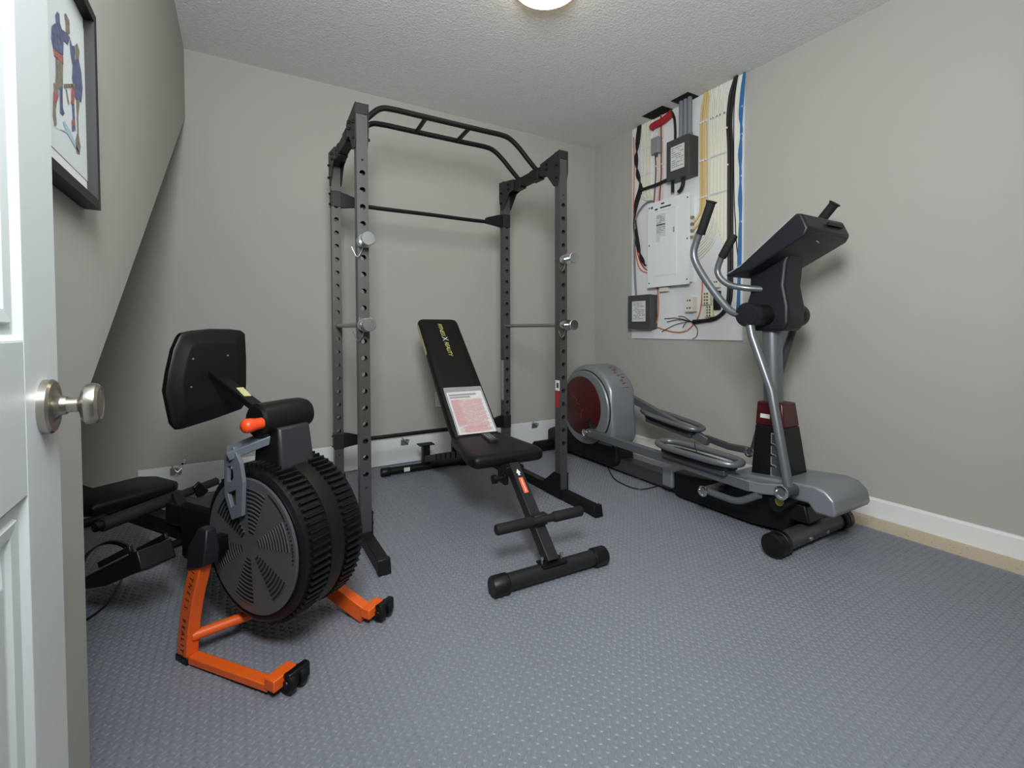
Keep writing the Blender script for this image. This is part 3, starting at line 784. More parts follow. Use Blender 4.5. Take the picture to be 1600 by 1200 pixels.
# ================================================================ ROWING MACHINE
def make_rower():
    rz = math.radians(33.0); loc = (0.118, 1.649, FZ)
    root = thing('rowing_machine', 'black rowing machine with big finned fan drum and orange legs', 'rowing machine', loc, rz)
    D = -FZ; M = frame_of((0.118, 1.649, 0), rz); Mi = M.inverted()
    A = M.to_3x3() @ Vector((1, 0, 0)); Lg = M.to_3x3() @ Vector((0, 1, 0))
    def cr(x, y, k):       # photo pixel on the plane x' = k, in the frame of the machine
        p = Mi @ on_plane(x, y, M @ Vector((k, 0, 0)), A); p.z += D; return p
    def lo(x, y, k):
        p = Mi @ on_plane(x, y, M @ Vector((0, k, 0)), Lg); p.z += D; return p
    zc = 0.354+D; C = Vector((0, 0, zc)); RD = 0.236; HW = 0.112
    # drum shell
    G().lathe([(0.0, -HW+0.004), (0.205, -HW+0.004), (0.218, -HW), (0.228, -HW+0.006), (RD-0.006, -HW+0.02), (RD-0.006, -0.028), (RD+0.002, -0.024), (RD+0.004, 0.0),
               (RD+0.002, 0.024), (RD-0.006, 0.028), (RD-0.006, HW-0.02), (0.228, HW-0.006), (0.2, HW), (0.0, HW)], C, (1, 0, 0), 72).build('drum_shell', 'black_plastic', root, angle=25)
    # cooling fins around the rim: two rows
    nf = 70; me = None
    fin = G()
    fin.prism([(RD-0.012, -0.0040), (RD+0.003, -0.0040), (RD+0.007, -0.002), (RD+0.007, 0.002), (RD+0.003, 0.0040), (RD-0.012, 0.0040)], lambda a, b, t: (t, b, a), -0.030, 0.030)
    for row in (-1, 1):
        for k in range(nf):
            if me is None:
                f = fin.build('rim_fin', 'black_plastic', root, bevel=0.0); me = f.data
            else:
                f = obj('rim_fin', me, root)
            f.location = (row*0.062, 0, zc); f.rotation_euler = (2*math.pi*(k+0.25*(row+1))/nf, 0, 0)
    # round grey cover on the near side with six fans of curved slots
    xf = -HW-0.004
    cover = G().lathe([(0.0, 0.006), (0.203, 0.006), (0.203, 0.0005), (0.2005, -0.001), (0.0, -0.001)], (xf, 0, zc), (1, 0, 0), 72).build('drum_cover', 'disc_grey', root, angle=25)
    def pol(r, a, t): return (xf+t, -r*math.sin(a), zc+r*math.cos(a))     # a: clockwise seen from outside? measured from the top
    tilt = math.radians(10)
    for k in range(6):
        a0 = tilt+k*math.pi/3; g = G(); h = G()
        for i in range(11):
            r = 0.040+i*0.0125; half = math.radians(14.5)
            if k % 2: r += 0.0
            n = 7
            for (gg, r0, r1, t0, t1) in ((g, r, r+0.0068, -0.0016, 0.0), (h, r+0.0068, r+0.0098, -0.0034, 0.0)):
                vs = []; fs = []
                for j in range(n+1):
                    a = a0-half+2*half*j/n
                    vs += [pol(r0, a, t0), pol(r1, a, t0), pol(r1, a, t1), pol(r0, a, t1)]
                for j in range(n):
                    o = j*4; fs += [(o, o+1, o+5, o+4), (o+1, o+2, o+6, o+5), (o+2, o+3, o+7, o+6), (o+3, o, o+4, o+7)]
                fs += [(0, 3, 2, 1), (n*4, n*4+1, n*4+2, n*4+3)]
                gg.add(vs, fs)
        v = g.build('vent_slots', 'print_black', cover)
        h.build('vent_louvres', 'disc_grey', v)
    # curved mark and the word round the edge
    vs = []; fs = []; n = 14
    for j in range(n+1):
        a = math.radians(27+30*j/n); w = 0.0016+0.0016*math.sin(math.pi*j/n)
        vs += [pol(0.187-w, a, -0.0018), pol(0.187+w, a, -0.0018), pol(0.187+w, a, 0), pol(0.187-w, a, 0)]
    for j in range(n):
        o = j*4; fs += [(o, o+1, o+5, o+4), (o+1, o+2, o+6, o+5), (o+2, o+3, o+7, o+6), (o+3, o, o+4, o+7)]
    G().add(vs, fs).build('print_mark', 'print_black', cover)
    word = 'RESISTANCE+'
    for i, ch in enumerate(word):
        a = math.radians(60+i*3.4); p = pol(0.188, a, -0.0022)
        rad = Vector((0, -math.sin(a), math.cos(a))); tan = Vector((0, -math.cos(a), -math.sin(a)))
        lettering(ch, 0.0125, p, tan, rad, 'print_black', cover, 'letter')
    # grey bracket holding the cover, with two cut-outs
    kx = -0.132
    def bp(px): return [(q.y, q.z) for q in (cr(x, y, kx) for x, y in px)]
    out = bp([(351.6, 712), (365.6, 697.5), (377, 724), (381.6, 754), (379.7, 806), (364, 812), (352.5, 772.5)])
    h1 = bp([(357, 729), (364.5, 727), (366.5, 746), (363, 752), (357, 752)])
    h2 = bp([(357.5, 770), (370, 765), (370.5, 788), (363, 792)])
    bk = bmesh.new()
    def loop(pts): 
        vv = [bk.verts.new((0, a, b)) for a, b in pts]; return [bk.edges.new((vv[i], vv[(i+1) % len(vv)])) for i in range(len(vv))]
    ed = loop(out)+loop(h1)+loop(h2)
    bmesh.ops.triangle_fill(bk, use_beauty=True, edges=ed)
    r = bmesh.ops.extrude_face_region(bk, geom=bk.faces[:])
    bmesh.ops.translate(bk, verts=[v for v in r['geom'] if isinstance(v, bmesh.types.BMVert)], vec=(0.012, 0, 0))
    bmesh.ops.translate(bk, verts=bk.verts[:], vec=(kx-0.004, 0, 0))
    bmesh.ops.recalc_face_normals(bk, faces=bk.faces[:])
    bme = bpy.data.meshes.new('cover_bracket'); bk.to_mesh(bme); bk.free(); bme.materials.append(MATS['bracket_grey'])
    brk = obj('cover_bracket', bme, root, bevel=0.0015)
    t0 = cr(358, 704, kx+0.004); t1 = Vector((-0.02, -0.02, 0.672+D))
    top = Vector((kx, t0.y, t0.z))
    G().beam(Vector((kx-0.002, 0.072, 0.628+D)), Vector((-0.03, -0.005, 0.672+D)), 0.062, 0.026, (-0.3, 0, 1)).build('bracket_arm', 'bracket_grey', brk, bevel=0.003)
    # neck and round housing with the orange knob
    G().loft([[(-0.06, -0.075, 0.555+D), (0.06, -0.075, 0.555+D), (0.06, 0.06, 0.555+D), (-0.06, 0.06, 0.555+D)],
              [(-0.056, -0.055, 0.70+D), (0.056, -0.055, 0.70+D), (0.056, 0.045, 0.70+D), (-0.056, 0.045, 0.70+D)]]).build('neck', 'neck_plastic', root, bevel=0.008)
    G().loft([[(-0.064, -0.058, 0.575+D), (-0.060, -0.058, 0.575+D), (-0.060, 0.05, 0.575+D), (-0.064, 0.05, 0.575+D)],
              [(-0.060, -0.05, 0.70+D), (-0.056, -0.05, 0.70+D), (-0.056, 0.04, 0.70+D), (-0.060, 0.04, 0.70+D)]]).build('neck_side', 'black_plastic', root)
    hc = Vector((0, 0.010, 0.722+D))
    G().lathe([(0.0, -0.088), (0.044, -0.088), (0.053, -0.080), (0.054, 0.02), (0.052, 0.07), (0.044, 0.092), (0.030, 0.100), (0.0, 0.102)], hc, (1, 0, 0), 36).build('head_housing', 'black_plastic', root)
    kp = cr(403, 660, -0.098)
    G().lathe([(0.0, 0.0), (0.017, 0.0), (0.0175, 0.02), (0.0205, 0.034), (0.0215, 0.044), (0.019, 0.054), (0.012, 0.060), (0.0, 0.062)], (-0.088, kp.y-0.002, kp.z-0.004), (-1, 0, 0), 24).build('tension_knob', 'orange_knob', root, label='orange tension knob')
    # monitor on its arm
    ky = 0.40
    mo = [(279, 525), (283, 520), (300, 516.5), (330, 513.5), (360, 514), (377, 516), (383, 521), (385, 560), (385, 600), (383, 632), (377, 640), (330, 657), (285, 671), (275, 672), (268, 665), (257, 612), (262, 580), (270, 545)]
    P2 = [lo(x, y, ky) for x, y in mo]; cxm = sum(p.x for p in P2)/len(P2); czm = sum(p.z for p in P2)/len(P2)
    rings = []
    for sc, yy in ((0.90, ky+0.030), (0.975, ky+0.024), (1.0, ky+0.008), (0.985, ky-0.002), (0.93, ky-0.006), (0.90, ky-0.006), (0.70, ky-0.020), (0.64, ky-0.021)):
        rings.append([(cxm+(p.x-cxm)*sc, yy, czm+(p.z-czm)*sc) for p in P2])
    mon = G().loft(rings).build('monitor', 'black_plastic', root, angle=30)
    G().box(cxm-0.085, cxm+0.085, ky+0.0302, ky+0.0312, czm-0.05, czm+0.10).build('screen', 'screen_dark', mon, smooth=False)
    for dx, dz in ((-0.075, 0.09), (0.075, 0.10), (-0.085, -0.085), (0.07, -0.08)):
        G().cyl((cxm+dx*0.8, ky-0.022, czm+dz*0.55), (cxm+dx*0.8, ky-0.019, czm+dz*0.55), 0.0035, 8).build('screw', 'zinc', mon)
    G().beam((cxm+0.01, ky-0.015, czm-0.005), (-0.03, 0.03, 0.728+D), 0.036, 0.022, (0, 0, 1)).build('monitor_arm', 'black_steel', root, bevel=0.003)
    G().beam((cxm*0.5-0.005, ky*0.5+0.01, 0.5*czm+0.5*0.722+0.0125), (-0.025, 0.075, 0.730+D+0.016), 0.022, 0.002, (0, 0, 1)).build('arm_strip', 'cream_trim', root)  # thin cream strip laid along the top of the monitor arm
    # body and seat rail
    G().box(-0.045, 0.045, 0.10, 0.60, 0.285+D, 0.36+D).build('main_body', 'black_plastic', root, bevel=0.008)
    G().box(-0.10, 0.10, 0.17, 0.40, 0.22+D, 0.415+D).build('body_cover', 'black_plastic', root, bevel=0.015)
    G().box(-0.028, 0.028, 0.55, 1.72, 0.225+D, 0.285+D).build('seat_rail', 'black_steel', root, bevel=0.003)
    G().box(-0.026, 0.026, 1.62, 1.68, 0.03+D, 0.225+D).build('rear_leg', 'black_steel', root, bevel=0.003)
    G().cyl((-0.21, 1.65, 0.0295+D), (0.21, 1.65, 0.0295+D), 0.0225, 16).build('rear_foot_bar', 'black_steel', root)
    # seat
    sc_ = [(-0.16, 0.85), (0.125, 0.85), (0.15, 0.875), (0.15, 1.03), (0.11, 1.10), (-0.13, 1.10), (-0.17, 1.05), (-0.18, 0.88)]
    zs_ = 0.35+D; rings = []
    for ins, dz in ((0.02, -0.055), (0.004, -0.045), (0.0, -0.02), (0.004, -0.006), (0.016, 0.0)):
        rings.append([(x*(1-ins/0.15), 0.975+(y-0.975)*(1-ins/0.12), zs_+dz) for x, y in sc_])
    G().loft(rings).build('seat_pad', 'black_vinyl', root, bevel=0.006, angle=50)
    G().box(-0.05, 0.05, 0.90, 1.06, 0.275+D, 0.30+D).build('seat_carriage', 'black_plastic', root, bevel=0.003)
    # handle with foam grips lying in its two holders
    h0, h1_ = Mi @ atZ(158, 821, 0.36), Mi @ atZ(338, 752, 0.36); h0.z += D; h1_.z += D
    hd = (h1_-h0).normalized(); hl = (h1_-h0).length
    hnd = G().lathe([(0.0, 0), (0.020, 0.0), (0.0225, 0.003), (0.0225, hl*0.62), (0.016, hl*0.63), (0.016, hl), (0.0, hl)], h0, hd, 18).build('handle_bar', 'black_foam', root)
    G().lathe([(0.0, -0.022), (0.015, -0.02), (0.0165, 0.0)], h0, hd, 14).build('handle_end', 'black_plastic', hnd)
    for (xa, ya, xb, yb) in ((274, 770, 292, 800), (306, 757, 318, 774)):
        a_, b_ = Mi @ atZ(xa, ya, 0.39), Mi @ atZ(xb, yb, 0.33); a_.z += D; b_.z += D
        G().beam(a_, b_, 0.010, 0.030, hd, h1=0.05).build('handle_holder', 'black_plastic', root, bevel=0.003)
    # foot plates with straps
    for s in (-1, 1):
        kx2 = 0.19*s-0.005
        lowp = Vector((kx2, 0.80, 0.105+D)); hip = Vector((kx2, 0.36, 0.318+D))
        ax = (hip-lowp).normalized(); up = Vector((0, -ax.z, ax.y))*-1
        if up.z < 0: up = -up
        sd = Vector((1, 0, 0)); ln = (hip-lowp).length
        out = [(-0.05, 0.0), (0.02, -0.01), (0.055, 0.05), (0.06, ln*0.6), (0.05, ln), (-0.05, ln), (-0.06, ln*0.55), (-0.062, 0.06)]
        pl = G().prism(out, lambda a, b, t: lowp+sd*a+ax*b+up*t*(0.35+0.65*min(1, max(0, b)/(ln*0.6)) if t < 0 else 1), -0.062, 0.0).build('foot_plate', 'black_plastic', root, bevel=0.004)
        G().beam(lowp+ax*(ln*0.52)+sd*0.055+up*0.014, lowp+ax*(ln*0.95)+sd*0.05+up*0.014, 0.012, 0.02, up).beam(lowp+ax*(ln*0.52)-sd*0.055+up*0.014, lowp+ax*(ln*0.95)-sd*0.05+up*0.014, 0.012, 0.02, up).build('heel_guard', 'black_plastic', pl, bevel=0.003)
        arc = [lowp+ax*(ln*0.33)+sd*(0.075*math.cos(t))+up*(0.085*math.sin(t)) for t in [math.pi*k/14 for k in range(15)]]
        G().bar(arc, 0.036, 0.005, ax).build('foot_strap', 'black_foam', pl)
        for q in (0.15, 0.5):
            G().beam(lowp+ax*(ln*q)+sd*-0.035+up*0.001, lowp+ax*(ln*q)+sd*0.035+up*0.001, 0.006, 0.003, up).build('grip_ridge', 'charcoal_plastic', pl)
    G().cyl((-0.24, 0.50, 0.235+D), (0.24, 0.50, 0.235+D), 0.014, 14).build('foot_plate_axle', 'black_steel', root)
    # curved orange side legs, each in a black socket
    pth = [(0.074, 0.418), (0.088, 0.36), (0.112, 0.29), (0.140, 0.215), (0.160, 0.14), (0.172, 0.075), (0.178, 0.020)]
    for s in (-1, 1):
        kx3 = 0.20*s
        path = smooth_path([(kx3, y, z+D) for y, z in pth[1:]], 4)
        lg = G().bar(path, 0.036, 0.05, (1, 0, 0)).build('side_leg', 'orange_paint', root, bevel=0.004)
        G().bar([(kx3, 0.176, 0.03+D), (kx3, 0.180, 0.0+D+FZ*0)], 0.04, 0.055, (1, 0, 0)) if False else None
        G().box(kx3-0.021, kx3+0.021, 0.148, 0.206, 0.0, 0.02).build('leg_foot', 'black_plastic', root, bevel=0.003)
        G().loft([[(kx3-0.024, 0.055, 0.325+D), (kx3+0.024, 0.055, 0.325+D), (kx3+0.024, 0.135, 0.30+D), (kx3-0.024, 0.135, 0.30+D)],
                  [(kx3-0.022, 0.045, 0.37+D), (kx3+0.022, 0.045, 0.37+D), (kx3+0.022, 0.125, 0.37+D), (kx3-0.022, 0.125, 0.37+D)],
                  [(kx3-0.008, 0.06, 0.425+D), (kx3+0.02, 0.06, 0.425+D), (kx3+0.02, 0.10, 0.425+D), (kx3-0.008, 0.10, 0.425+D)]]).build('leg_socket', 'navy_plastic', root, bevel=0.004)
        G().beam((kx3, 0.085, 0.36+D), (0.05*s, 0.16, 0.33+D), 0.04, 0.05, (0, 0, 1)).build('leg_yoke', 'black_plastic', root, bevel=0.003)
        # lettering down the rearward side of the leg
        if s < 0:
            word = 'FITNESS REALITY'
            for i, ch in enumerate(word):
                if ch == ' ': continue
                t = 0.12+0.84*i/(len(word)-1); k = t*(len(path)-1); i0 = int(k); f = k-i0
                a_ = Vector(path[i0]); b_ = Vector(path[min(i0+1, len(path)-1)]); p = a_.lerp(b_, f); tg = (Vector(path[min(i0+1, len(path)-1)])-Vector(path[max(i0-1, 0)])).normalized()
                pn = Vector((-1, 0, 0)); up = pn.cross(tg)
                lettering(ch, 0.022, p+pn*0.0185, tg, up, 'print_dark', lg, 'letter')
    # cross tube and front feet with wheels
    G().cyl((-0.20, 0.155, 0.085+D), (0.20, 0.0, 0.085+D), 0.0155, 18).build('cross_tube', 'orange_paint', root)
    for s in (-1, 1):
        kx4 = 0.175*s
        if s > 0: ft = G().beam((kx4, 0.03, 0.095+D), (kx4, -0.17, 0.036+D), 0.036, 0.055, (0, 0, 1)).build('front_leg', 'orange_paint', root, bevel=0.003)
        else: ft = G().beam((-0.2, 0.15, 0.013), (kx4, -0.17, 0.022), 0.034, 0.022, (0, 0, 1)).build('front_leg', 'orange_paint', root, bevel=0.003)
        G().box(kx4-0.02, kx4+0.055, -0.205, -0.165, 0.032+D, 0.064+D).build('foot_arm', 'orange_paint', ft, bevel=0.003)
        G().box(kx4+0.01, kx4+0.078, -0.228, -0.205, 0.026+D, 0.068+D).build('foot_bumper', 'black_plastic', ft, bevel=0.005)
        for dx in (0.018, 0.052):
            G().lathe([(0.0, -0.011), (0.010, -0.011), (0.012, -0.006), (0.022, -0.010), (0.027, -0.007), (0.028, 0.0), (0.027, 0.007), (0.022, 0.010), (0.0, 0.010)], (kx4+dx, -0.212, 0.0285), (1, 0, 0), 24).build('transport_wheel', 'black_plastic', ft)
    # power lead of the machine on the floor
    return root
make_rower()
pts = [atZ(x, y, FZ+0.004) for x, y in ((196, 893), (185, 915), (170, 940), (150, 958), (128, 972), (100, 985))]
cd = G().tube(smooth_path(pts, 6), 0.0035, 8).build('floor_cord', 'cable_black')
tag(cd, 'thin black cord on the floor running from under the rowing machine', 'cord')

# ================================================================ ELLIPTICAL TRAINER
def make_elliptical():
    EX = 2.274
    root = thing('elliptical_trainer', 'silver and black elliptical trainer with dark red flywheel along the right wall', 'elliptical', (EX, 1.95, FZ))
    def W(): return WG(root)
    def yz(a, b, t): return (t, a, b)
    # front stabiliser
    W().cyl((2.03, 1.153, 0.060), (2.52, 1.153, 0.060), 0.041, 28).build('front_stabilizer', 'dark_tube')
    for s, x in ((-1, 2.035), (1, 2.513)):
        W().lathe([(0.0, -0.01), (0.047, -0.01), (0.052, -0.004), (0.052, 0.018), (0.049, 0.020), (0.049, 0.026), (0.052, 0.028), (0.052, 0.062), (0.048, 0.068), (0.0, 0.068)], (x, 1.153, 0.0605), (s, 0, 0), 32).build('stabilizer_cap', 'black_plastic')
    for x in (2.20, 2.34):
        W().lathe([(0.0, 0), (0.009, 0.0), (0.009, 0.008), (0.0, 0.010)], (x, 1.153-0.038, 0.055), (0, -1, 0), 10).build('bolt', 'zinc')
    # floor frame
    W().prism([(1.20, 0.055), (1.40, 0.026), (1.84, 0.024), (1.87, 0.05), (1.87, 0.16), (1.75, 0.165), (1.45, 0.20), (1.13, 0.20), (1.11, 0.12), (1.19, 0.11)], yz, 2.185, 2.365).build('front_base_cover', 'black_plastic', bevel=0.01)
    W().box(2.225, 2.325, 1.85, 2.50, 0.03, 0.11).build('frame_rail', 'dark_tube', bevel=0.004)
    W().box(2.165, 2.385, 1.86, 1.94, 0.062, 0.168).build('rail_end_block', 'silver_plastic', bevel=0.012)
    W().prism([(2.37, 0.06), (2.42, 0.044), (3.14, 0.044), (3.18, 0.07), (3.18, 0.17), (2.95, 0.26), (2.42, 0.26), (2.36, 0.17), (2.35, 0.09)], yz, 2.195, 2.36).build('rear_base_cover', 'black_plastic', bevel=0.018)
    W().cyl((2.04, 3.12, 0.054), (2.51, 3.12, 0.054), 0.044, 20).build('rear_stabilizer', 'black_plastic')
    # flywheel housing
    cy, cz = 2.625, 0.455
    out = []
    for k in range(0, 25):
        a = math.radians(-60+k*(215/24)); out.append((cy+0.285*math.cos(a), cz+0.285*math.sin(a)))
    # out runs from the rear underside over the top to the front; close along the base
    out += [(2.362, 0.45), (2.350, 0.36), (2.348, 0.25), (2.38, 0.19), (2.7, 0.19)]
    W().prism(out, yz, 2.150, 2.385).build('flywheel_housing', 'silver_plastic', bevel=0.035, seg=4)
    near = 2.150
    W().lathe([(0.0, 0), (0.262, 0.0), (0.262, 0.012), (0.256, 0.018), (0.0, 0.018)], (near+0.002, cy+0.005, cz-0.02), (-1, 0, 0), 56).build('side_ring', 'silver_plastic')
    W().lathe([(0.266, -0.001), (0.268, 0.002), (0.266, 0.006), (0.262, 0.006), (0.262, -0.001)], (near+0.002, cy+0.005, cz-0.02), (-1, 0, 0), 56).build('ring_groove', 'print_black')
    dsc = W().lathe([(0.0, 0), (0.212, 0.0), (0.210, 0.004), (0.203, 0.007), (0.0, 0.0075)], (near-0.016, cy+0.030, cz-0.012), (-1, 0, 0), 56).build('crank_disc', 'dark_red')
    # zig-zag emblem on the disc
    xe = near-0.0245
    zz = [(0.10, 0.06), (0.035, 0.02), (0.045, 0.005), (0.0, -0.01), (0.012, -0.03), (-0.02, -0.045), (-0.075, -0.02)]
    W().tube([(xe, cy+0.03+a, cz+b) for a, b in zz], 0.0022, 5).tube([(xe, cy+0.03-0.02, cz-0.045), (xe, cy+0.03-0.005, cz-0.075), (xe, cy+0.03-0.012, cz-0.10)], 0.002, 5).build('emblem', 'red_print', dsc)
    # worn red print over the top of the shell (too worn to read)
    rr_ = random.Random(5)
    for i in range(9):
        aa = math.radians(150-i*5.0); q = 0.2855
        for k in range(3):
            x0_ = 2.265+rr_.uniform(0.0, 0.04); w_ = rr_.uniform(0.010, 0.030); da = math.radians(rr_.uniform(-1.6, 1.2))
            a0, a1 = aa+da, aa+da+math.radians(0.9)
            g = W(); P4 = [(x0_, a0), (x0_+w_, a0), (x0_+w_, a1), (x0_, a1)]
            lo_ = [(x, cy+q*math.cos(t), cz+q*math.sin(t)) for x, t in P4]; hi_ = [(x, cy+(q+0.0008)*math.cos(t), cz+(q+0.0008)*math.sin(t)) for x, t in P4]
            g.add(lo_+hi_, [(0, 1, 2, 3), (4, 5, 6, 7), (0, 1, 5, 4), (1, 2, 6, 5), (2, 3, 7, 6), (3, 0, 4, 7)])
            g.build('worn_print', 'red_print', smooth=False)
    # cranks, foot rails, pedals
    piv_n = Vector((2.06, 2.49, 0.288)); piv_f = Vector((2.49, 2.74, 0.55))
    W().beam((near-0.035, 2.545, 0.357), (near-0.035, piv_n.y, piv_n.z), 0.022, 0.045, (1, 0, 0)).build('crank_arm', 'black_plastic', bevel=0.004)
    W().cyl((near-0.02, piv_n.y, piv_n.z), (piv_n.x-0.03, piv_n.y, piv_n.z), 0.018, 18).build('crank_pin', 'silver_tube')
    W().lathe([(0.0, 0), (0.026, 0), (0.026, 0.006), (0.018, 0.008), (0.016, 0.004), (0.0, 0.004)], (piv_n.x-0.028, piv_n.y, piv_n.z), (-1, 0, 0), 24).build('pivot_cap', 'chrome')
    W().beam((2.42, cy, cz), (2.42, piv_f.y, piv_f.z), 0.022, 0.05, (1, 0, 0)).build('crank_arm', 'dark_tube', bevel=0.004)
    W().cyl((2.40, piv_f.y, piv_f.z), (piv_f.x+0.02, piv_f.y, piv_f.z), 0.018, 18).build('crank_pin', 'silver_tube')
    end_n = Vector((2.055, 1.145, 0.290)); end_f = Vector((2.49, 1.57, 0.306))
    def rail(p, q, n1):
        W().beam(p, q, 0.036, 0.052, (0, 0, 1)).build('foot_rail', 'silver_tube', bevel=0.005)
    rail(piv_n, Vector((2.055, 1.30, 0.262)), 0)
    rail(piv_f, Vector((2.49, 1.86, 0.298)), 0)
    def pedal(c, ln, wd, tilt, mark):
        """oval loop of tube round a ribbed foot plate"""
        def P(a, b, t): return Vector((c.x+a, c.y+b*math.cos(tilt)-t*math.sin(tilt)*0, c.z+b*math.sin(tilt)+t))
        lp = []
        for k in range(36):
            an = 2*math.pi*k/36; e = 0.55
            ca, sa = math.cos(an), math.sin(an)
            lp.append(P(wd/2*math.copysign(abs(ca)**0.7, ca), ln/2*math.copysign(abs(sa)**0.62, sa), 0.028))
        pl = W().prism([(wd*0.42*math.copysign(abs(math.cos(a))**0.6, math.cos(a)), ln*0.45*math.copysign(abs(math.sin(a))**0.55, math.sin(a))) for a in [2*math.pi*k/28 for k in range(28)]],
                       lambda a, b, t: P(a, b, t), -0.012, 0.006).build('foot_plate', 'black_plastic', bevel=0.003)
        W().tube(lp, 0.0165, 10, closed=True).build('pedal_loop', 'silver_tube', pl)
        W().prism(rrect(wd*0.36, ln*0.62, 0.02), lambda a, b, t: P(a, b, t), 0.006, 0.0085).build('grip_insert', 'grey_print', pl)
        for k in range(6):
            yk = -ln*0.26+k*ln*0.104
            W().prism(rrect(wd*0.26, 0.007, 0.003, 2), lambda a, b, t: P(a, b+yk, t), 0.0085, 0.011).build('grip_rib', 'charcoal_plastic', pl)
        W().prism([(-wd*0.30, -ln*0.40), (wd*0.30, -ln*0.40), (wd*0.30, ln*0.40), (-wd*0.30, ln*0.40)], lambda a, b, t: P(a, b, t), -0.04, -0.012).build('pedal_bracket', 'dark_tube', pl, bevel=0.004)
        return pl
    pn = pedal(Vector((2.055, 1.605, 0.326)), 0.48, 0.155, 0.02, True)
    pf = pedal(Vector((2.49, 2.15, 0.365)), 0.47, 0.150, 0.12, False)
    # white tag on a black string over the near pedal
    pts = [atX(1085, 690, 2.12), atX(1087, 702, 2.08), atX(1092, 712, 2.06)]
    W().tube(smooth_path(pts, 4), 0.0022, 6).build('tag_string', 'cable_black', pn)
    p = atX(1094, 714, 2.055)
    W().box(p.x-0.014, p.x+0.014, p.y-0.016, p.y+0.016, p.z-0.006, p.z+0.006).build('white_tag', 'label_paper', pn, bevel=0.003)
    # front end of the near rail: curved link and pivots
    W().bar([Vector((2.055, 1.34, 0.262)), Vector((2.055, 1.25, 0.268)), end_n], 0.034, 0.05, (1, 0, 0)).build('rail_end', 'silver_plastic', bevel=0.005)
    lk = atX(1100, 767, 2.03)
    W().tube(smooth_path([Vector((2.045, lk.y, lk.z)), Vector((2.05, lk.y-0.10, lk.z-0.005)), Vector((2.05, 1.36, 0.175)), Vector((2.05, 1.26, 0.235))], 5), 0.0165, 12).build('link_arm', 'silver_tube')
    W().cyl((2.02, lk.y, lk.z), (2.18, lk.y, lk.z), 0.020, 18).build('link_pin', 'dark_tube')
    W().lathe([(0.0, 0), (0.027, 0), (0.027, 0.006), (0.018, 0.008), (0.016, 0.003), (0.0, 0.003)], (2.022, lk.y, lk.z), (-1, 0, 0), 24).build('pivot_cap', 'chrome')
    W().cyl((2.005, end_n.y-0.01, end_n.z), (2.10, end_n.y-0.01, end_n.z), 0.024, 20).build('arm_pivot', 'dark_tube')
    W().lathe([(0.0, 0), (0.030, 0), (0.030, 0.007), (0.020, 0.009), (0.017, 0.003), (0.0, 0.003)], (2.006, end_n.y-0.01, end_n.z), (-1, 0, 0), 28).build('pivot_cap', 'chrome')
    W().bar([Vector((2.49, 1.88, 0.32)), Vector((2.49, 1.72, 0.30)), end_f], 0.03, 0.036, (1, 0, 0)).build('rail_end', 'dark_tube', bevel=0.004)
    W().cyl((2.45, end_f.y, end_f.z), (2.52, end_f.y, end_f.z), 0.023, 18).build('arm_pivot', 'dark_tube')
    W().lathe([(0.0, 0), (0.028, 0), (0.028, 0.006), (0.018, 0.008), (0.016, 0.003), (0.0, 0.003)], (2.452, end_f.y, end_f.z), (-1, 0, 0), 24).build('pivot_cap', 'chrome')
    # guide roller and yellow washer below the pivot
    W().cyl((2.08, 1.20, 0.205), (2.18, 1.20, 0.205), 0.035, 20).build('guide_roller', 'black_plastic')
    W().lathe([(0.013, 0), (0.019, 0), (0.019, 0.004), (0.013, 0.004)], (2.079, 1.185, 0.222), (-1, 0, 0), 20).build('washer', 'plug_yellow')
    # nose cover in front of the mast
    nose = [(1.50, 0.245), (1.46, 0.275), (1.20, 0.305), (1.07, 0.318), (1.02, 0.308), (0.985, 0.275), (0.975, 0.225), (0.985, 0.205), (1.06, 0.200), (1.09, 0.235), (1.30, 0.225)]
    W().prism(nose, yz, 2.125, 2.425).build('nose_cover', 'silver_plastic', bevel=0.018, seg=3)
    # mast and its shroud
    W().tube([(EX, 1.322, 0.30), (EX, 1.330, 0.60), (EX, 1.345, 1.03)], 0.044, 24).build('mast', 'silver_tube')
    def ring(cx, cy_, z, hx, hy): return [(cx-hx, cy_-hy, z), (cx+hx, cy_-hy, z), (cx+hx, cy_+hy, z), (cx-hx, cy_+hy, z)]
    def shr(z):
        t = (z-0.25)/(0.638-0.25); return ring(EX, 1.298+0.02*t, z, 0.090-0.032*t, 0.092-0.030*t)
    W().loft([shr(0.235), shr(0.525)]).build('mast_shroud', 'black_plastic', bevel=0.006)
    W().loft([shr(0.525), shr(0.638)]).build('shroud_collar', 'dark_red', bevel=0.006)
    sh = [o for o in root.children if o.name.startswith('mast_shroud')][0]
    # badge and stepped grey stripe, on the side that faces the room
    def side(yf, z, lift=0.0):
        r = shr(z); t = (z-0.25)/(0.638-0.25); hx = 0.090-0.032*t; hy = 0.092-0.030*t
        return Vector((EX-hx-lift, 1.298+0.02*t+hy*yf, z))
    def patch(pts, material, name, lift):
        g = W(); q = [side(a, b, lift) for a, b in pts]; n = len(q)
        g.add(q+[p+Vector((-0.0006, 0, 0)) for p in q], [tuple(range(n)), tuple(range(2*n-1, n-1, -1))]+[(i, (i+1) % n, n+(i+1) % n, n+i) for i in range(n)])
        g.build(name, material, sh, smooth=False)
    patch([(0.65, 0.560), (-0.05, 0.560), (-0.05, 0.580), (0.65, 0.580)], 'label_paper', 'badge', 0.0008)
    zs = [0.245, 0.295, 0.345, 0.395, 0.445, 0.495]
    L_, R_ = [], []
    for k in range(5):
        z0, z1 = zs[k], zs[k+1]; b0 = -0.10-0.01*k
        L_ += [(b0, z0), (b0, z1-0.012), (b0-0.28, z1-0.012), (b0-0.28, z1-0.004)]
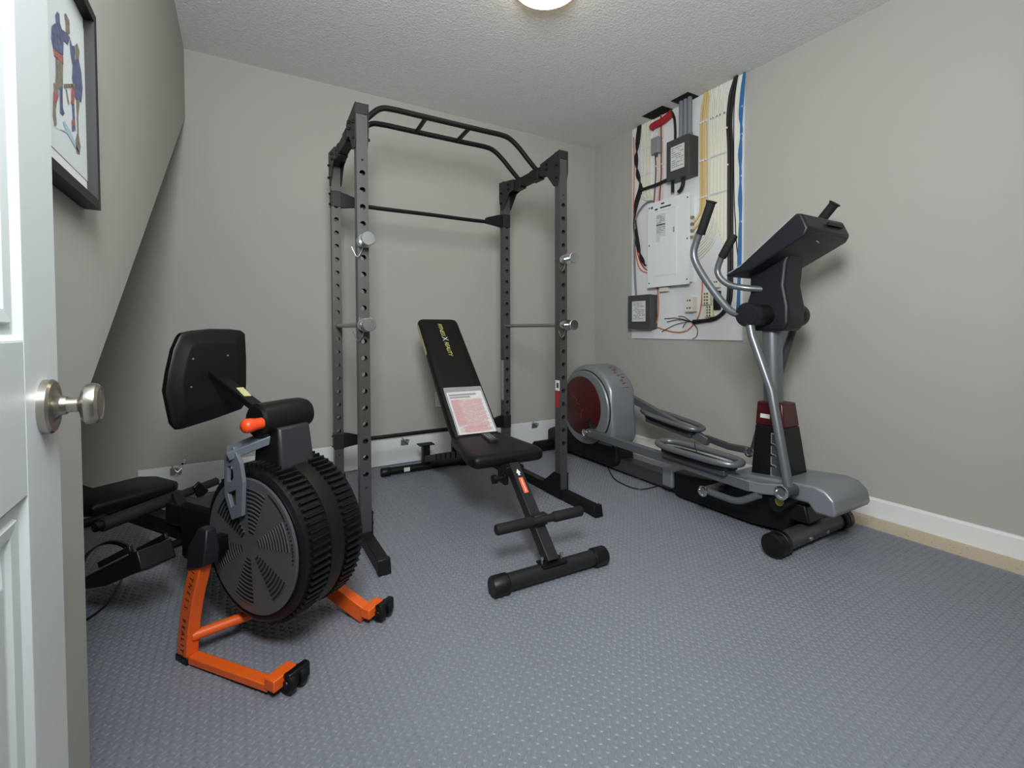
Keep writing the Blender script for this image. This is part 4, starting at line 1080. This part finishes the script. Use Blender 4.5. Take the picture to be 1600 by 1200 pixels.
    stripe = L_[:-2]+[(-0.14, 0.495), (-0.62, 0.495), (-0.92, 0.245)]
    patch(stripe, 'grey_print', 'stripe_outline', 0.0008)
    st2 = [(a-0.05, b+0.004) for a, b in L_[:-2]]+[(-0.19, 0.490), (-0.58, 0.490), (-0.87, 0.249)]
    patch(st2, 'charcoal_plastic', 'stripe', 0.0018)
    # hub with swing arms
    hy, hz = 1.335, 1.062
    W().cyl((2.095, hy, hz), (2.455, hy, hz), 0.050, 28).build('arm_hub', 'black_plastic', bevel=0.006)
    for s, x in ((-1, 2.10), (1, 2.45)):
        W().lathe([(0.0, 0), (0.055, 0.0), (0.057, 0.004), (0.057, 0.045), (0.052, 0.054), (0.0, 0.056)], (x, hy, hz), (s, 0, 0), 28).build('hub_cap', 'navy_plastic')
    # neck between hub and console
    nk = [(1.405, 0.985), (1.435, 1.03), (1.44, 1.10), (1.415, 1.17), (1.415, 1.24), (1.44, 1.30), (1.20, 1.40), (1.235, 1.30), (1.245, 1.20), (1.225, 1.10), (1.225, 1.02), (1.25, 0.985)]
    W().prism(nk, yz, EX-0.075, EX+0.075).build('console_neck', 'navy_plastic', bevel=0.014, seg=3)
    # console
    co = [(1.48, 1.262), (1.40, 1.300), (1.140, 1.497), (1.115, 1.492), (1.085, 1.425), (1.10, 1.395), (1.20, 1.345), (1.34, 1.275), (1.46, 1.250)]
    con = W().prism(co, yz, 2.095, 2.455).build('console', 'navy_plastic', bevel=0.012, seg=3)
    u = Vector((0, 1.140-1.40, 1.497-1.300)).normalized(); nv = Vector((0, u.z, -u.y))
    if nv.z < 0: nv = -nv
    o = Vector((EX, 1.27, 1.3985))
    g = W(); q = [o+Vector((a, 0, 0))+u*b+nv*0.0005 for a, b in ((-0.12, -0.08), (0.12, -0.08), (0.12, 0.10), (-0.12, 0.10))]
    g.add(q+[p+nv*0.002 for p in q], [(0, 1, 2, 3), (4, 5, 6, 7), (0, 1, 5, 4), (1, 2, 6, 5), (2, 3, 7, 6), (3, 0, 4, 7)])
    g.build('display', 'screen_dark', con, smooth=False)
    W().beam((2.108, 1.465, 1.2715), (2.108, 1.400, 1.302), 0.010, 0.004, (0, 0, 1)).beam((2.108, 1.400, 1.302), (2.108, 1.142, 1.497), 0.010, 0.004, (0, 0, 1)).build('edge_trim', 'grey_print', con)
    W().lathe([(0.036, 0), (0.040, 0.004), (0.040, 0.06), (0.034, 0.06), (0.034, 0.006), (0.0, 0.006)], (2.395, 1.385, 1.29), (0, 0.25, 1), 24).build('bottle_holder', 'black_plastic', con)
    W().beam((2.27, 1.093, 1.462), (2.40, 1.093, 1.462), 0.012, 0.014, (0, 0, 1)).build('console_slot', 'black_plastic', con, bevel=0.002)
    W().beam((EX-0.045, 1.118, 1.39), (EX-0.005, 1.128, 1.386), 0.004, 0.012, (0, 0, 1)).build('maker_mark', 'label_paper', con)
    # fixed handlebars with grips
    for s in (-1, 1):
        def mx(p): return p if s < 0 else Vector((2*EX-p.x, p.y, p.z))
        pts = [mx(atX(x, y, X)) for x, y, X in ((1193, 452, 2.215), (1165, 450, 2.165), (1140, 445, 2.135), (1126, 435, 2.12), (1121, 422, 2.115), (1126, 405, 2.112), (1130, 398, 2.112))]
        hb = W().tube(smooth_path(pts, 5), 0.0155, 14).build('fixed_handlebar', 'silver_tube')
        a, b = mx(atX(1128, 402, 2.112)), mx(atX(1147, 367, 2.112)); d = (b-a)
        W().lathe([(0.0, 0), (0.0195, 0), (0.0205, 0.004), (0.0205, d.length-0.006), (0.017, d.length), (0.0, d.length)], a, d, 18).build('handle_grip', 'black_foam', hb)
    # swinging arms: near one pushed back, far one forward
    pts = [Vector((2.065, hy, hz))]+[atX(x, y, X) for x, y, X in ((1145, 488, 2.06), (1125, 468, 2.05), (1103, 438, 2.035), (1088, 412, 2.025), (1084, 395, 2.02), (1088, 378, 2.02), (1094, 362, 2.02))]
    sw = W().tube(smooth_path(pts, 5), 0.0178, 16).build('swing_arm', 'silver_tube')
    a, b = atX(1094.5, 366, 2.02), atX(1112, 314, 2.02); d = b-a
    W().lathe([(0.0, 0), (0.021, 0), (0.022, 0.004), (0.022, d.length-0.01), (0.027, d.length-0.006), (0.027, d.length), (0.0, d.length+0.002)], a, d, 20).build('handle_grip', 'black_foam', sw)
    W().tube([(2.065, hy, hz), atX(1175, 525, 2.065), atX(1205, 610, 2.06), Vector((2.058, end_n.y-0.01, end_n.z+0.015))], 0.0195, 16).build('lower_arm', 'silver_tube')
    pts = [Vector((2.485, hy, hz))]+[atX(x, y, X) for x, y, X in ((1248, 478, 2.485), (1243, 430, 2.49), (1242, 405, 2.50), (1255, 380, 2.51), (1275, 355, 2.515))]
    sw = W().tube(smooth_path(pts, 5), 0.0178, 16).build('swing_arm', 'silver_tube')
    a, b = atX(1272, 358, 2.515), atX(1305, 317, 2.52); d = b-a
    W().lathe([(0.0, 0), (0.021, 0), (0.022, 0.004), (0.022, d.length-0.01), (0.027, d.length-0.006), (0.027, d.length), (0.0, d.length+0.002)], a, d, 20).build('handle_grip', 'black_foam', sw)
    W().tube([(2.485, hy, hz), (2.487, 1.42, 0.78), (2.488, 1.52, 0.50), tuple(end_f)], 0.0185, 14).build('lower_arm', 'dark_tube')
make_elliptical()
pts = [atZ(x, y, FZ+0.004) for x, y in ((948, 722), (951, 733), (960, 748), (975, 757), (992, 763), (1008, 764), (1028, 759), (1048, 751), (1062, 744))]
cd = G().tube(smooth_path(pts, 6), 0.0035, 8).build('floor_cord', 'cable_black')
tag(cd, 'thin black cord lying on the floor beside the elliptical', 'cord')

# ================================================================ WHITE BOARD ALONG THE BACK WALL
def make_board():
    y1 = YB-0.016; y0 = y1-0.016
    root = thing('long_white_board', 'long white board with metal brackets standing against the back wall', 'board', (0.9, y1, FZ))
    WG(root).box(-0.51, 2.62, y0, y1, FZ, 0.196).build('plank', 'board_white', bevel=0.003)
    for px, py, tip in ((275, 740, 1), (632, 688, 0), (835, 652, 0)):
        p = atY(px, py, y0); z = 0.172
        b = WG(root).box(p.x-0.028, p.x+0.028, y0-0.003, y0, z-0.030, z+0.014).build('bracket_plate', 'zinc', bevel=0.001)
        WG(root).tube(smooth_path([(p.x-0.02, y0-0.002, z+0.03), (p.x-0.005, y0-0.02, z+0.01), (p.x+0.01, y0-0.028, z-0.005), (p.x+0.03, y0-0.018, z+0.012)], 4), 0.004, 6).build('bracket_hook', 'zinc', b)
        if tip:
            WG(root).beam((p.x, y0-0.012, z-0.03), (p.x+0.045, y0-0.012, z+0.06), 0.014, 0.012, (0, -1, 0)).build('bracket_arm', 'label_paper', b, bevel=0.002)
            for q in (0.3, 0.75):
                WG(root).cyl((p.x+0.045*q, y0-0.019, z-0.03+0.09*q), (p.x+0.045*q, y0-0.021, z-0.03+0.09*q), 0.006, 10).build('screw', 'dark_hole', b)
make_board()

# outlet on the back wall, mostly behind the bench
def outlet_plate(name, label, px, axis, w, h, group=None):
    root = thing(name, label, 'outlet', tuple(px))
    if axis == 'y':
        f = lambda a, b, t: (px[0]+a, px[1]-t, px[2]+b)
    else:
        f = lambda a, b, t: (px[0]-t, px[1]-a, px[2]+b)
    WG(root).prism(rrect(w, h, 0.005), f, 0.0005, 0.006).build('cover_plate', 'outlet_white', bevel=0.001)
    for dz in (-h*0.2, h*0.2):
        WG(root).prism(rrect(w*0.48, h*0.26, 0.006), lambda a, b, t: f(a, b+dz, t), 0.006, 0.0075).build('socket', 'outlet_white')
        for dx in (-0.006, 0.006):
            WG(root).prism(rrect(0.002, 0.008, 0.0008, 1), lambda a, b, t: f(a+dx, b+dz, t), 0.0075, 0.0078).build('slot', 'dark_hole')
    return root
outlet_plate('wall_outlet', 'cream power outlet on the back wall beside the bench', (1.335, YB, 0.455), 'y', 0.072, 0.117)

# ================================================================ CEILING LAMP
def make_lamp():
    cx, cy, R = 1.285, 1.86, 0.165
    root = thing('ceiling_lamp', 'flush dome ceiling lamp glowing warm white', 'ceiling lamp', (cx, cy, CH))
    WG(root).lathe([(0.0, 0), (R+0.012, 0.0), (R+0.014, -0.012), (R+0.006, -0.024), (R-0.004, -0.026), (0, -0.026)], (cx, cy, CH-0.0005), (0, 0, 1), 48).build('base_ring', 'lamp_metal')
    pr = [(R, -0.026)]+[(R*math.cos(a), -0.026-0.062*math.sin(a)) for a in [math.pi/2*k/12 for k in range(1, 12)]]+[(0.0, -0.088)]
    WG(root).lathe(pr, (cx, cy, CH), (0, 0, 1), 48).build('glass_dome', 'lamp_glass')
    for k in range(3):
        a = math.radians(58+120*k)
        WG(root).cyl((cx+(R-0.002)*math.cos(a), cy+(R-0.002)*math.sin(a), CH-0.03), (cx+(R+0.02)*math.cos(a), cy+(R+0.02)*math.sin(a), CH-0.03), 0.006, 10).build('thumb_screw', 'nickel')
make_lamp()

# ================================================================ ELECTRICAL BOARD ON THE RIGHT WALL
BT = 0.014                      # plywood thickness
XB = XR-BT                      # face of the plywood
def onb(x, y, off=0.0): return atX(x, y, XB-off)
by0, by1, bz0 = onb(1159, 535).y, onb(987, 525).y, 0.915
pb = G().box(XB, XR-0.0005, by0, by1, bz0, CH-0.001).build('backing_board', 'ply_white', bevel=0.001, smooth=False)
tag(pb, 'white painted plywood backing board full of wiring on the right wall', 'board')

def bxx(root, name, material, off0, off1, y0, y1, z0, z1, **k):
    return WG(root).box(XB-off1, XB-off0, y0, y1, z0, z1).build(name, material, **k)
def spec_label(root, parent, off, y0, y1, z0, z1, rows=9, seed=1):
    lb = WG(root).box(XB-off-0.0008, XB-off, y0, y1, z0, z1).build('paper_label', 'label_paper', parent, smooth=False)
    g = WG(root); rnd = random.Random(seed); h = (z1-z0); w = y1-y0
    for k in range(rows):
        z = z1-h*(0.08+0.86*k/rows); y = y1-w*0.08
        while y > y0+w*0.2:
            l = rnd.uniform(0.08, 0.3)*w
            if rnd.random() < 0.7: g.box(XB-off-0.0012, XB-off-0.0008, max(y-l, y0+w*0.06), y, z-h*0.022, z)
            y -= l+w*0.05
    g.build('label_print', 'charcoal_plastic', lb, smooth=False)
    return lb

# main breaker panel
def make_panel():
    off = 0.075
    tl, tr, bl, br = onb(1011.7, 322, off), onb(1077, 297, off), onb(1011.7, 449.6, off), onb(1077, 444, off)
    y1, y0 = tl.y, br.y; z1 = (tl.z+tr.z)/2; z0 = (bl.z+br.z)/2
    root = thing('breaker_panel', 'large white breaker panel with long door on the wiring board', 'breaker panel', (XB, (y0+y1)/2, z0))
    bxx(root, 'panel_box', 'panel_white', 0.0005, off-0.004, y0+0.018, y1-0.018, z0+0.018, z1-0.018, smooth=False)
    cv = bxx(root, 'cover', 'panel_white', off-0.004, off, y0, y1, z0, z1, bevel=0.0015)
    W_ = y1-y0; H_ = z1-z0
    dy1, dy0 = y1-W_*0.20, y0+W_*0.30; dz1, dz0 = z1-H_*0.12, z0+H_*0.14
    # door lies in a shallow frame
    for a0, a1, b0, b1 in ((dy0-0.008, dy0, dz0-0.008, dz1+0.008), (dy1, dy1+0.008, dz0-0.008, dz1+0.008), (dy0, dy1, dz0-0.008, dz0), (dy0, dy1, dz1, dz1+0.008)):
        bxx(root, 'door_frame', 'panel_white', off, off+0.004, a0, a1, b0, b1, smooth=False, parent=cv)
    dr = bxx(root, 'panel_door', 'panel_white', off, off+0.0025, dy0+0.002, dy1-0.002, dz0+0.002, dz1-0.002, bevel=0.001)
    bxx(root, 'door_latch', 'grey_print', off+0.0025, off+0.006, dy0+0.012, dy0+0.024, z0+H_*0.60, z0+H_*0.66, parent=dr)
    spec_label(root, dr, off+0.0025, dy1-W_*0.26, dy1-0.012, z1-H_*0.42, z1-H_*0.155, 12, 4)
    bxx(root, 'label_bar', 'print_black', off+0.0036, off+0.004, dy1-W_*0.25, dy1-0.014, z1-H_*0.285, z1-H_*0.275, parent=dr)
    bxx(root, 'stencil_mark', 'print_black', off, off+0.0006, y1-W_*0.58, y1-W_*0.32, z1-H_*0.092, z1-H_*0.076, parent=cv)
    bxx(root, 'stencil_mark', 'print_black', off, off+0.0006, y1-W_*0.26, y1-W_*0.19, z1-H_*0.10, z1-H_*0.082, parent=cv)
    bxx(root, 'stencil_mark', 'charcoal_plastic', off, off+0.0006, y1-W_*0.42, y1-W_*0.34, z1-H_*0.05, z1-H_*0.03, parent=cv)
    bxx(root, 'stencil_mark', 'charcoal_plastic', off, off+0.0006, y1-W_*0.14, y1-W_*0.09, z1-H_*0.07, z1-H_*0.045, parent=cv)
    spec_label(root, dr, off+0.0025, dy1-W_*0.12, dy1-0.012, z0+H_*0.52, z0+H_*0.58, 3, 8)
    for yy in (y0+0.02, y1-0.02):
        for zz in (z0+0.035, (z0+z1)/2, z1-0.035):
            WG(root).cyl((XB-off, yy, zz), (XB-off-0.002, yy, zz), 0.006, 10).build('screw', 'dark_tube', cv)
    return y0, y1, z0, z1
PY0, PY1, PZ0, PZ1 = make_panel()

def grey_box(name, label, px, off, depth_label, seed):
    (x0, x1, yt0, yt1, yb0) = px
    tl, tr, bl = onb(x0, yt0, off), onb(x1, yt1, off), onb(x0, yb0, off)
    y1, y0 = tl.y, tr.y; z1 = (tl.z+tr.z)/2; z0 = bl.z
    root = thing(name, label, 'junction box', (XB, (y0+y1)/2, z0))
    bxx(root, 'box_body', 'box_grey', 0.0005, off-0.012, y0+0.002, y1-0.002, z0+0.002, z1-0.002, bevel=0.003)
    cv = bxx(root, 'box_cover', 'box_grey', off-0.012, off, y0, y1, z0, z1, bevel=0.003)
    W_, H_ = y1-y0, z1-z0
    spec_label(root, cv, off, y0+W_*0.20, y1-W_*0.20, z0+H_*0.22, z1-H_*0.18, 10, seed)
    return root, y0, y1, z0, z1
gr, GY0, GY1, GZ0, GZ1 = grey_box('grey_junction_box', 'dark grey box with white label above the breaker panel', (1041.4, 1076.8, 221, 209.5, 284), 0.105, 0, 11)
lr, LY0, LY1, LZ0, LZ1 = grey_box('grey_junction_box', 'dark grey box with white label at the bottom left corner of the wiring board', (981, 1016, 461, 461, 514), 0.085, 0, 12)

jr = thing('small_conduit_box', 'small light grey metal box near the ceiling on the wiring board', 'junction box', tuple(onb(1025, 240)))
tl, br = onb(1017, 213, 0.05), onb(1028, 237, 0.05)
bxx(jr, 'box_body', 'jbox_grey', 0.0005, 0.05, br.y, tl.y, br.z, tl.z-0.02, bevel=0.003)
WG(jr).lathe([(0.0, 0), (0.012, 0), (0.012, 0.02), (0.0, 0.02)], (XB-0.03, (br.y+tl.y)/2, br.z-0.02), (0, 0, 1), 12).build('cable_gland', 'dark_tube')

# dark openings cut where the services pass the ceiling
for (x0, x1, yy0, yy1, lb) in ((1008, 1044, 183, 168, 'dark ceiling cut-out around the red pipe'), (1055, 1087, 160, 148, 'dark ceiling cut-out around the grey conduits')):
    a, b = atZ(x0, yy0, CH), atZ(x1, yy1, CH)
    h = G().box(XB-0.12, XB-0.001, min(a.y, b.y), max(a.y, b.y), CH-0.003, CH-0.0005).build('ceiling_cutout', 'dark_hole', smooth=False)
    tag(h, lb, 'opening', 'ceiling cut-outs over the wiring board')

CNT = 0
def cable(name, path, r, material, label, group, clips=(), n=8, sm=5):
    root = thing(name, label, 'cable', tuple(path[0]), 0, group)
    jk = WG(root).tube(smooth_path(path, sm), r, n).build('jacket', material)
    for z in clips:
        for i in range(len(path)-1):
            a, b = path[i], path[i+1]
            if (a[2]-z)*(b[2]-z) <= 0 and abs(a[2]-b[2]) > 1e-6:
                t = (z-a[2])/(b[2]-a[2]); x = a[0]+(b[0]-a[0])*t; y = a[1]+(b[1]-a[1])*t
                WG(root).box(XB-2*r-0.003, XB-2*r+0.001 if False else x+r, y-r-0.0015, y+r+0.0015, z-0.006, z+0.006).build('cable_clip', 'white_print', smooth=False)
                break
    return root
rnd = random.Random(21)
top = CH-0.002
def V(off, y, z): return (XB-off, y, z)
# white cables right of the panel
yl, yr = onb(1111, 200).y, onb(1137, 200).y
clipz = [2.46, 2.19, 1.93]
nW = 15
for i in range(nW):
    y = yl+(yr-yl)*i/(nW-1); r = 0.0042
    zend = 1.80-0.018*i*1.0
    j = rnd.uniform(-0.004, 0.004)
    path = [V(0.006, y+rnd.uniform(-0.03, 0.03), top), V(0.006, y+j, 2.54), V(0.006, y, 2.2), V(0.006, y, 1.9)]
    if i < 8:
        path += [V(0.007, y, 1.78-0.010*i), V(0.012, y+0.035, 1.69-0.014*i), V(0.02, y+0.085+0.006*i, 1.645-0.02*i), V(0.03, PY0+0.010, 1.64-0.022*i)]
    else:
        path += [V(0.007, y, 1.75-0.028*(i-8)), V(0.008, y, 1.67-0.03*(i-8))]
    cr_ = i % 3 == 0
    tail = 'bending in to the side of the breaker panel' if i < 8 else 'ending straight beside the black bundle'
    cable('cream_cable' if cr_ else 'white_cable', path, r, 'cable_cream' if cr_ else 'cable_white', ('cream' if cr_ else 'white')+' cable of the flat row '+tail, 'flat row of pale cables beside the panel', clipz)
# yellow cables
for i, px in enumerate((1097, 1101, 1106)):
    y = onb(px, 200).y
    path = [V(0.008, y-0.03+0.01*i, top), V(0.008, y, 2.5), V(0.008, y, 2.1), V(0.008, y, 1.86), V(0.012, y+0.02, 1.80-0.03*i), V(0.03, PY0+0.008, 1.76-0.05*i)]
    cable('yellow_cable', path, 0.0075, 'cable_beige', ('yellow cable running down next to the dark grey box', 'middle yellow cable of three beside the grey box', 'yellow cable running down next to the flat white row')[i], 'yellow cables beside the panel', clipz)
# panel connectors
for k in range(4):
    c = thing('cable_connector', 'round metal cable connector on the side of the breaker panel', 'connector', V(0.035, PY0+0.018, 1.80-0.048*k), 0, 'cable connectors on the panel')
    WG(c).lathe([(0.0, 0), (0.014, 0), (0.014, 0.006), (0.010, 0.008), (0.010, 0.02), (0.0, 0.02)], V(0.035, PY0+0.018, 1.80-0.048*k), (0, -1, 0), 12).build('connector_body', 'zinc')
# black trunk of cables and the blue ones at the right edge
def px_path(pts, off): return [tuple(onb(x, y, off)) for x, y in pts]
for i in range(4):
    o = 0.010+0.008*(i % 2); dx = (i-1.5)*2.0
    pts = [(1150+dx*0.6, 125), (1143+dx, 150), (1139.5+dx, 190), (1141+dx, 230), (1141+dx, 300), (1141+dx, 380), (1141+dx, 440), (1139+dx, 470), (1131+dx*0.7, 487), (1116+dx*0.4, 497+i*0.8), (1098, 500+i), (1083, 501+i*1.5)]
    P_ = px_path(pts, o); P_[0] = (P_[0][0], P_[0][1], top)
    cable('black_cable', P_, 0.0072, 'cable_black', 'thick black cable in the bundle beside the blue cables', 'black cable bundle', (2.35, 2.1, 1.55, 1.30) if i == 0 else ())
pts = [(1152, 130), (1147, 170), (1147, 300), (1149, 345), (1150, 370), (1153, 400), (1158, 425)]
P_ = px_path(pts, 0.008); P_[0] = (P_[0][0], P_[0][1], top)
cable('black_cable', P_, 0.0035, 'cable_black', 'thin black cable dangling between the black bundle and blue cables', None)
for i in range(3):
    dx = (i-1)*1.7
    pts = [(1163+dx*0.3, 125), (1160+dx, 145), (1157.5+dx, 180), (1158.5-dx*0.4, 204), (1156.5+dx, 240), (1157-dx*0.3, 272), (1156.5+dx, 310), (1157+dx*0.3, 340), (1155.5+dx, 400), (1154.5+dx*0.5, 450), (1153+dx, 490)]
    P_ = px_path(pts, 0.008+0.005*(i == 1)); P_[0] = (P_[0][0], P_[0][1], top)
    cable('blue_cable', P_, 0.0062, 'cable_blue', 'blue network cable at the outer edge of the wiring board', 'blue cables', (2.45, 2.27, 2.0, 1.7) if i == 1 else ())
for i in range(4):
    dx = i*2.2
    pts = [(1155+dx*0.8, 128), (1149+dx*0.6, 160), (1147.5+dx*0.6, 220), (1148+dx*0.6, 300), (1147+dx*0.9, 400), (1146+dx*1.0, 460), (1141+dx, 490)]
    P_ = px_path(pts, 0.0045); P_[0] = (P_[0][0], P_[0][1], top)
    cable('white_cable', P_, 0.0036, 'cable_white', 'thin white cable between the black bundle and the blue cables', 'thin white cables at the board edge')
# left part: white and pale cables running down to the panel top
for i, px in enumerate((1003.5, 1006, 1008.5, 1011, 1013.5, 1016, 1018.5, 1030, 1037)):
    y = onb(px, 250).y
    path = [V(0.006, y+rnd.uniform(-0.02, 0.02), top-0.0), V(0.006, y, 2.5), V(0.006, y, 2.3), V(0.006, y, PZ1+0.10), V(0.02, max(min(y, PY1-0.03), PY0), PZ1+0.03), V(0.03, max(min(y, PY1-0.03), PY0), PZ1-0.014)]
    mt = ('cable_white', 'cable_cream')[i % 2] if i < 7 else 'cable_pink'
    nm_ = {'cable_white': 'white', 'cable_cream': 'cream', 'cable_pink': 'pale pink'}[mt]
    lb_ = nm_+' cable running down to the top of the breaker panel' if i < 7 else ('pale pink cable between the two brown cables', 'pale pink cable next to the dark grey box')[i-7]
    cable(nm_.replace(' ', '_')+'_cable', path, 0.0048, mt, lb_, 'pale cables above the panel', (2.46, 2.25))
for px, mt, nm, lb in ((1026, 'cable_brown', 'brown_cable', 'brown cable coming down from the small grey box'), (1034.5, 'cable_brown', 'brown_cable', 'brown cable running down beside the small grey box')):
    y = onb(px, 250).y; z0_ = 2.36 if px == 1026 else top
    cable(nm, [V(0.014, y, z0_), V(0.010, y, 2.3), V(0.010, y, 2.2), V(0.03, y, PZ1-0.01)], 0.0052, mt, lb, None, (2.28,))
# orange / red / black loops on the left of the panel
for i in range(4):
    dx = (i-1.5)*1.5
    pts = [(999+dx, 205), (996+dx, 225), (994-dx, 250), (997+dx, 275), (1001-dx, 293), (994-dx, 320), (992+dx*0.8, 350), (997+dx, 385), (1003-dx, 405), (1008+dx*0.5, 415)]
    P_ = px_path(pts, 0.010+0.006*(i % 2)); P_[0] = (P_[0][0], P_[0][1], top)
    cable('black_cable', P_, 0.006, 'cable_black', 'black cable winding down the left edge of the wiring board', 'black cables at the left edge')
for i in range(3):
    pts = [(1000, 296+i*1.2), (1012, 292+i*1.2), (1026, 287+i*1.5), (1043, 279+i*1.5)]
    cable('black_cable', px_path(pts, 0.018+0.004*i), 0.006, 'cable_black', 'black cable crossing over to the dark grey box', 'black cables crossing to the grey box')
pts = [(1023, 313), (1012, 316), (1002, 325), (994, 340), (992, 360), (991, 390), (992, 430), (994, 462)]
cable('grey_cable', px_path(pts, 0.014), 0.0085, 'conduit_grey', 'thick grey cable from the panel top down to the lower grey box', None)
pts = [(990, 215), (991, 260), (990, 320), (990, 360), (994, 400), (1000, 420), (1012, 427)]
cable('red_cable', px_path(pts, 0.006), 0.0042, 'cable_orange', 'orange cable along the left edge ending at the panel side', None)
pts = [(993, 330), (994, 380), (999, 405), (1006, 418), (1013, 423)]
cable('red_cable', px_path(pts, 0.006), 0.0042, 'cable_red', 'dark red cable curving in to the panel side', None)
pts = [(1027, 449), (1029, 470), (1028, 495), (1024, 508), (1019, 510)]
cable('orange_cable', px_path(pts, 0.010), 0.0048, 'cable_orange', 'orange cable from the panel bottom to the lower grey box', None)
pts = [(1019, 508), (1035, 514), (1055, 519), (1072, 517), (1084, 506), (1093, 490), (1097, 460), (1097, 430), (1093, 412)]
cable('orange_cable', px_path(pts, 0.008), 0.0045, 'cable_orange', 'orange cable sweeping along the board bottom and up to the outlets', None)
# red pipe by the ceiling
pts = [(1018, 200), (1022, 196), (1034, 190), (1044, 182), (1050, 176)]
g = px_path(pts, 0.03)
rp = thing('red_pipe', 'short red pipe under the ceiling beside the black cables', 'pipe', g[0])
WG(rp).tube(smooth_path(g, 4), 0.026, 14).build('pipe_body', 'cable_red')
pts = [(1046, 172), (1053, 182), (1055, 200), (1055, 222)]
cable('black_cable', px_path(pts, 0.03), 0.0095, 'cable_black', 'thick black cable from the ceiling into the dark grey box', None)
# grey conduits into the grey box
for i in range(3):
    y = onb(1064.5+i*6.6, 190, 0.05).y
    c = thing('grey_conduit', ('grey conduit above the grey box next to the thick black cable', 'middle one of the grey conduits above the grey box', 'grey conduit above the grey box next to the yellow cables')[i], 'conduit', V(0.05, y, GZ1), 0, 'grey conduits')
    WG(c).cyl(V(0.05, y, GZ1-0.001), V(0.05, y, CH-0.004), 0.0165, 16).build('conduit_pipe', 'conduit_grey')
    WG(c).lathe([(0.0, 0), (0.023, 0), (0.023, 0.022), (0.018, 0.028), (0.0, 0.028)], V(0.05, y, GZ1), (0, 0, 1), 16).build('conduit_nut', 'conduit_grey')
for a, b in ((1051, 1051), (1068, 1060)):
    pts = [(a, 281), (a, 290), (b, 301)] if a == b else [(a, 278), (a-1, 288), (a-4, 296), (b, 300)]
    cable('black_cable', px_path(pts, 0.05), 0.0125 if a == b else 0.014, 'cable_black', 'short thick black cable between grey box and panel' if a == b else 'curved black conduit between grey box and panel', None)
# black leads fanned out at the bottom of the board
ends = [(1038, 498), (1042, 503), (1034, 518), (1060, 494), (1086, 528), (1067, 511)]
for i, e in enumerate(ends):
    pts = [(1092, 501+i*0.6), (1080, 502), ((1078+e[0])/2, (500+e[1])/2-2), e] if i != 4 else [(1078, 501), (1086, 508), (1090, 516), (1088, 526), (1082, 529)]
    cable('black_lead', px_path(pts, 0.014+0.003*i), 0.0026, 'cable_black', 'thin loose black lead fanned out below the outlets', 'loose black leads')
for i in range(4):
    pts = [(1064+i*2.5, 500+i), (1068+i*2, 507), (1066+i*2.5, 514+i % 2*3)]
    cable('white_lead', px_path(pts, 0.02), 0.002, 'cable_white', 'short white lead in the tangle below the outlets', 'short white leads')
# outlets and small devices at the bottom right
def device(name, label, x0, y0, x1, y1, off, material, slots=0, cat='outlet'):
    a, b = onb(x0, y0, off), onb(x1, y1, off)
    r = thing(name, label, cat, tuple(onb((x0+x1)/2, y1)))
    zl, zh = min(a.z, b.z), max(a.z, b.z); yl_, yh = min(a.y, b.y), max(a.y, b.y)
    bd = bxx(r, 'device_body', material, 0.0005, off, yl_, yh, zl, zh, bevel=0.002)
    for k in range(slots):
        zz = zl+(zh-zl)*(k+0.5)/slots
        bxx(r, 'socket', 'charcoal_plastic', off, off+0.0008, yl_+(yh-yl_)*0.25, yl_+(yh-yl_)*0.45, zz-0.006, zz+0.006, parent=bd)
        bxx(r, 'socket', 'charcoal_plastic', off, off+0.0008, yl_+(yh-yl_)*0.6, yl_+(yh-yl_)*0.75, zz-0.006, zz+0.006, parent=bd)
    return r
device('surface_outlet', 'white surface outlet box below the breaker panel', 1070, 464, 1082, 487, 0.055, 'outlet_white', 2)
device('surface_outlet', 'small white wall device above the plug strip on the board', 1113, 432, 1123, 449, 0.03, 'outlet_white', 1)
device('plug_strip', 'upper cream plug strip beside the black box', 1097, 457, 1109, 476, 0.03, 'cable_cream', 4)
device('plug_strip', 'lower cream plug strip above the loose black leads', 1101, 478, 1113, 495, 0.03, 'cable_cream', 4)
device('cable_modem', 'small black box beside the plug strips', 1114, 455, 1124, 484, 0.02, 'black_plastic', 0, 'modem')
device('panel_fitting', 'small white and black fitting under the breaker panel', 1030, 449, 1042, 455, 0.04, 'outlet_white', 0, 'fitting')
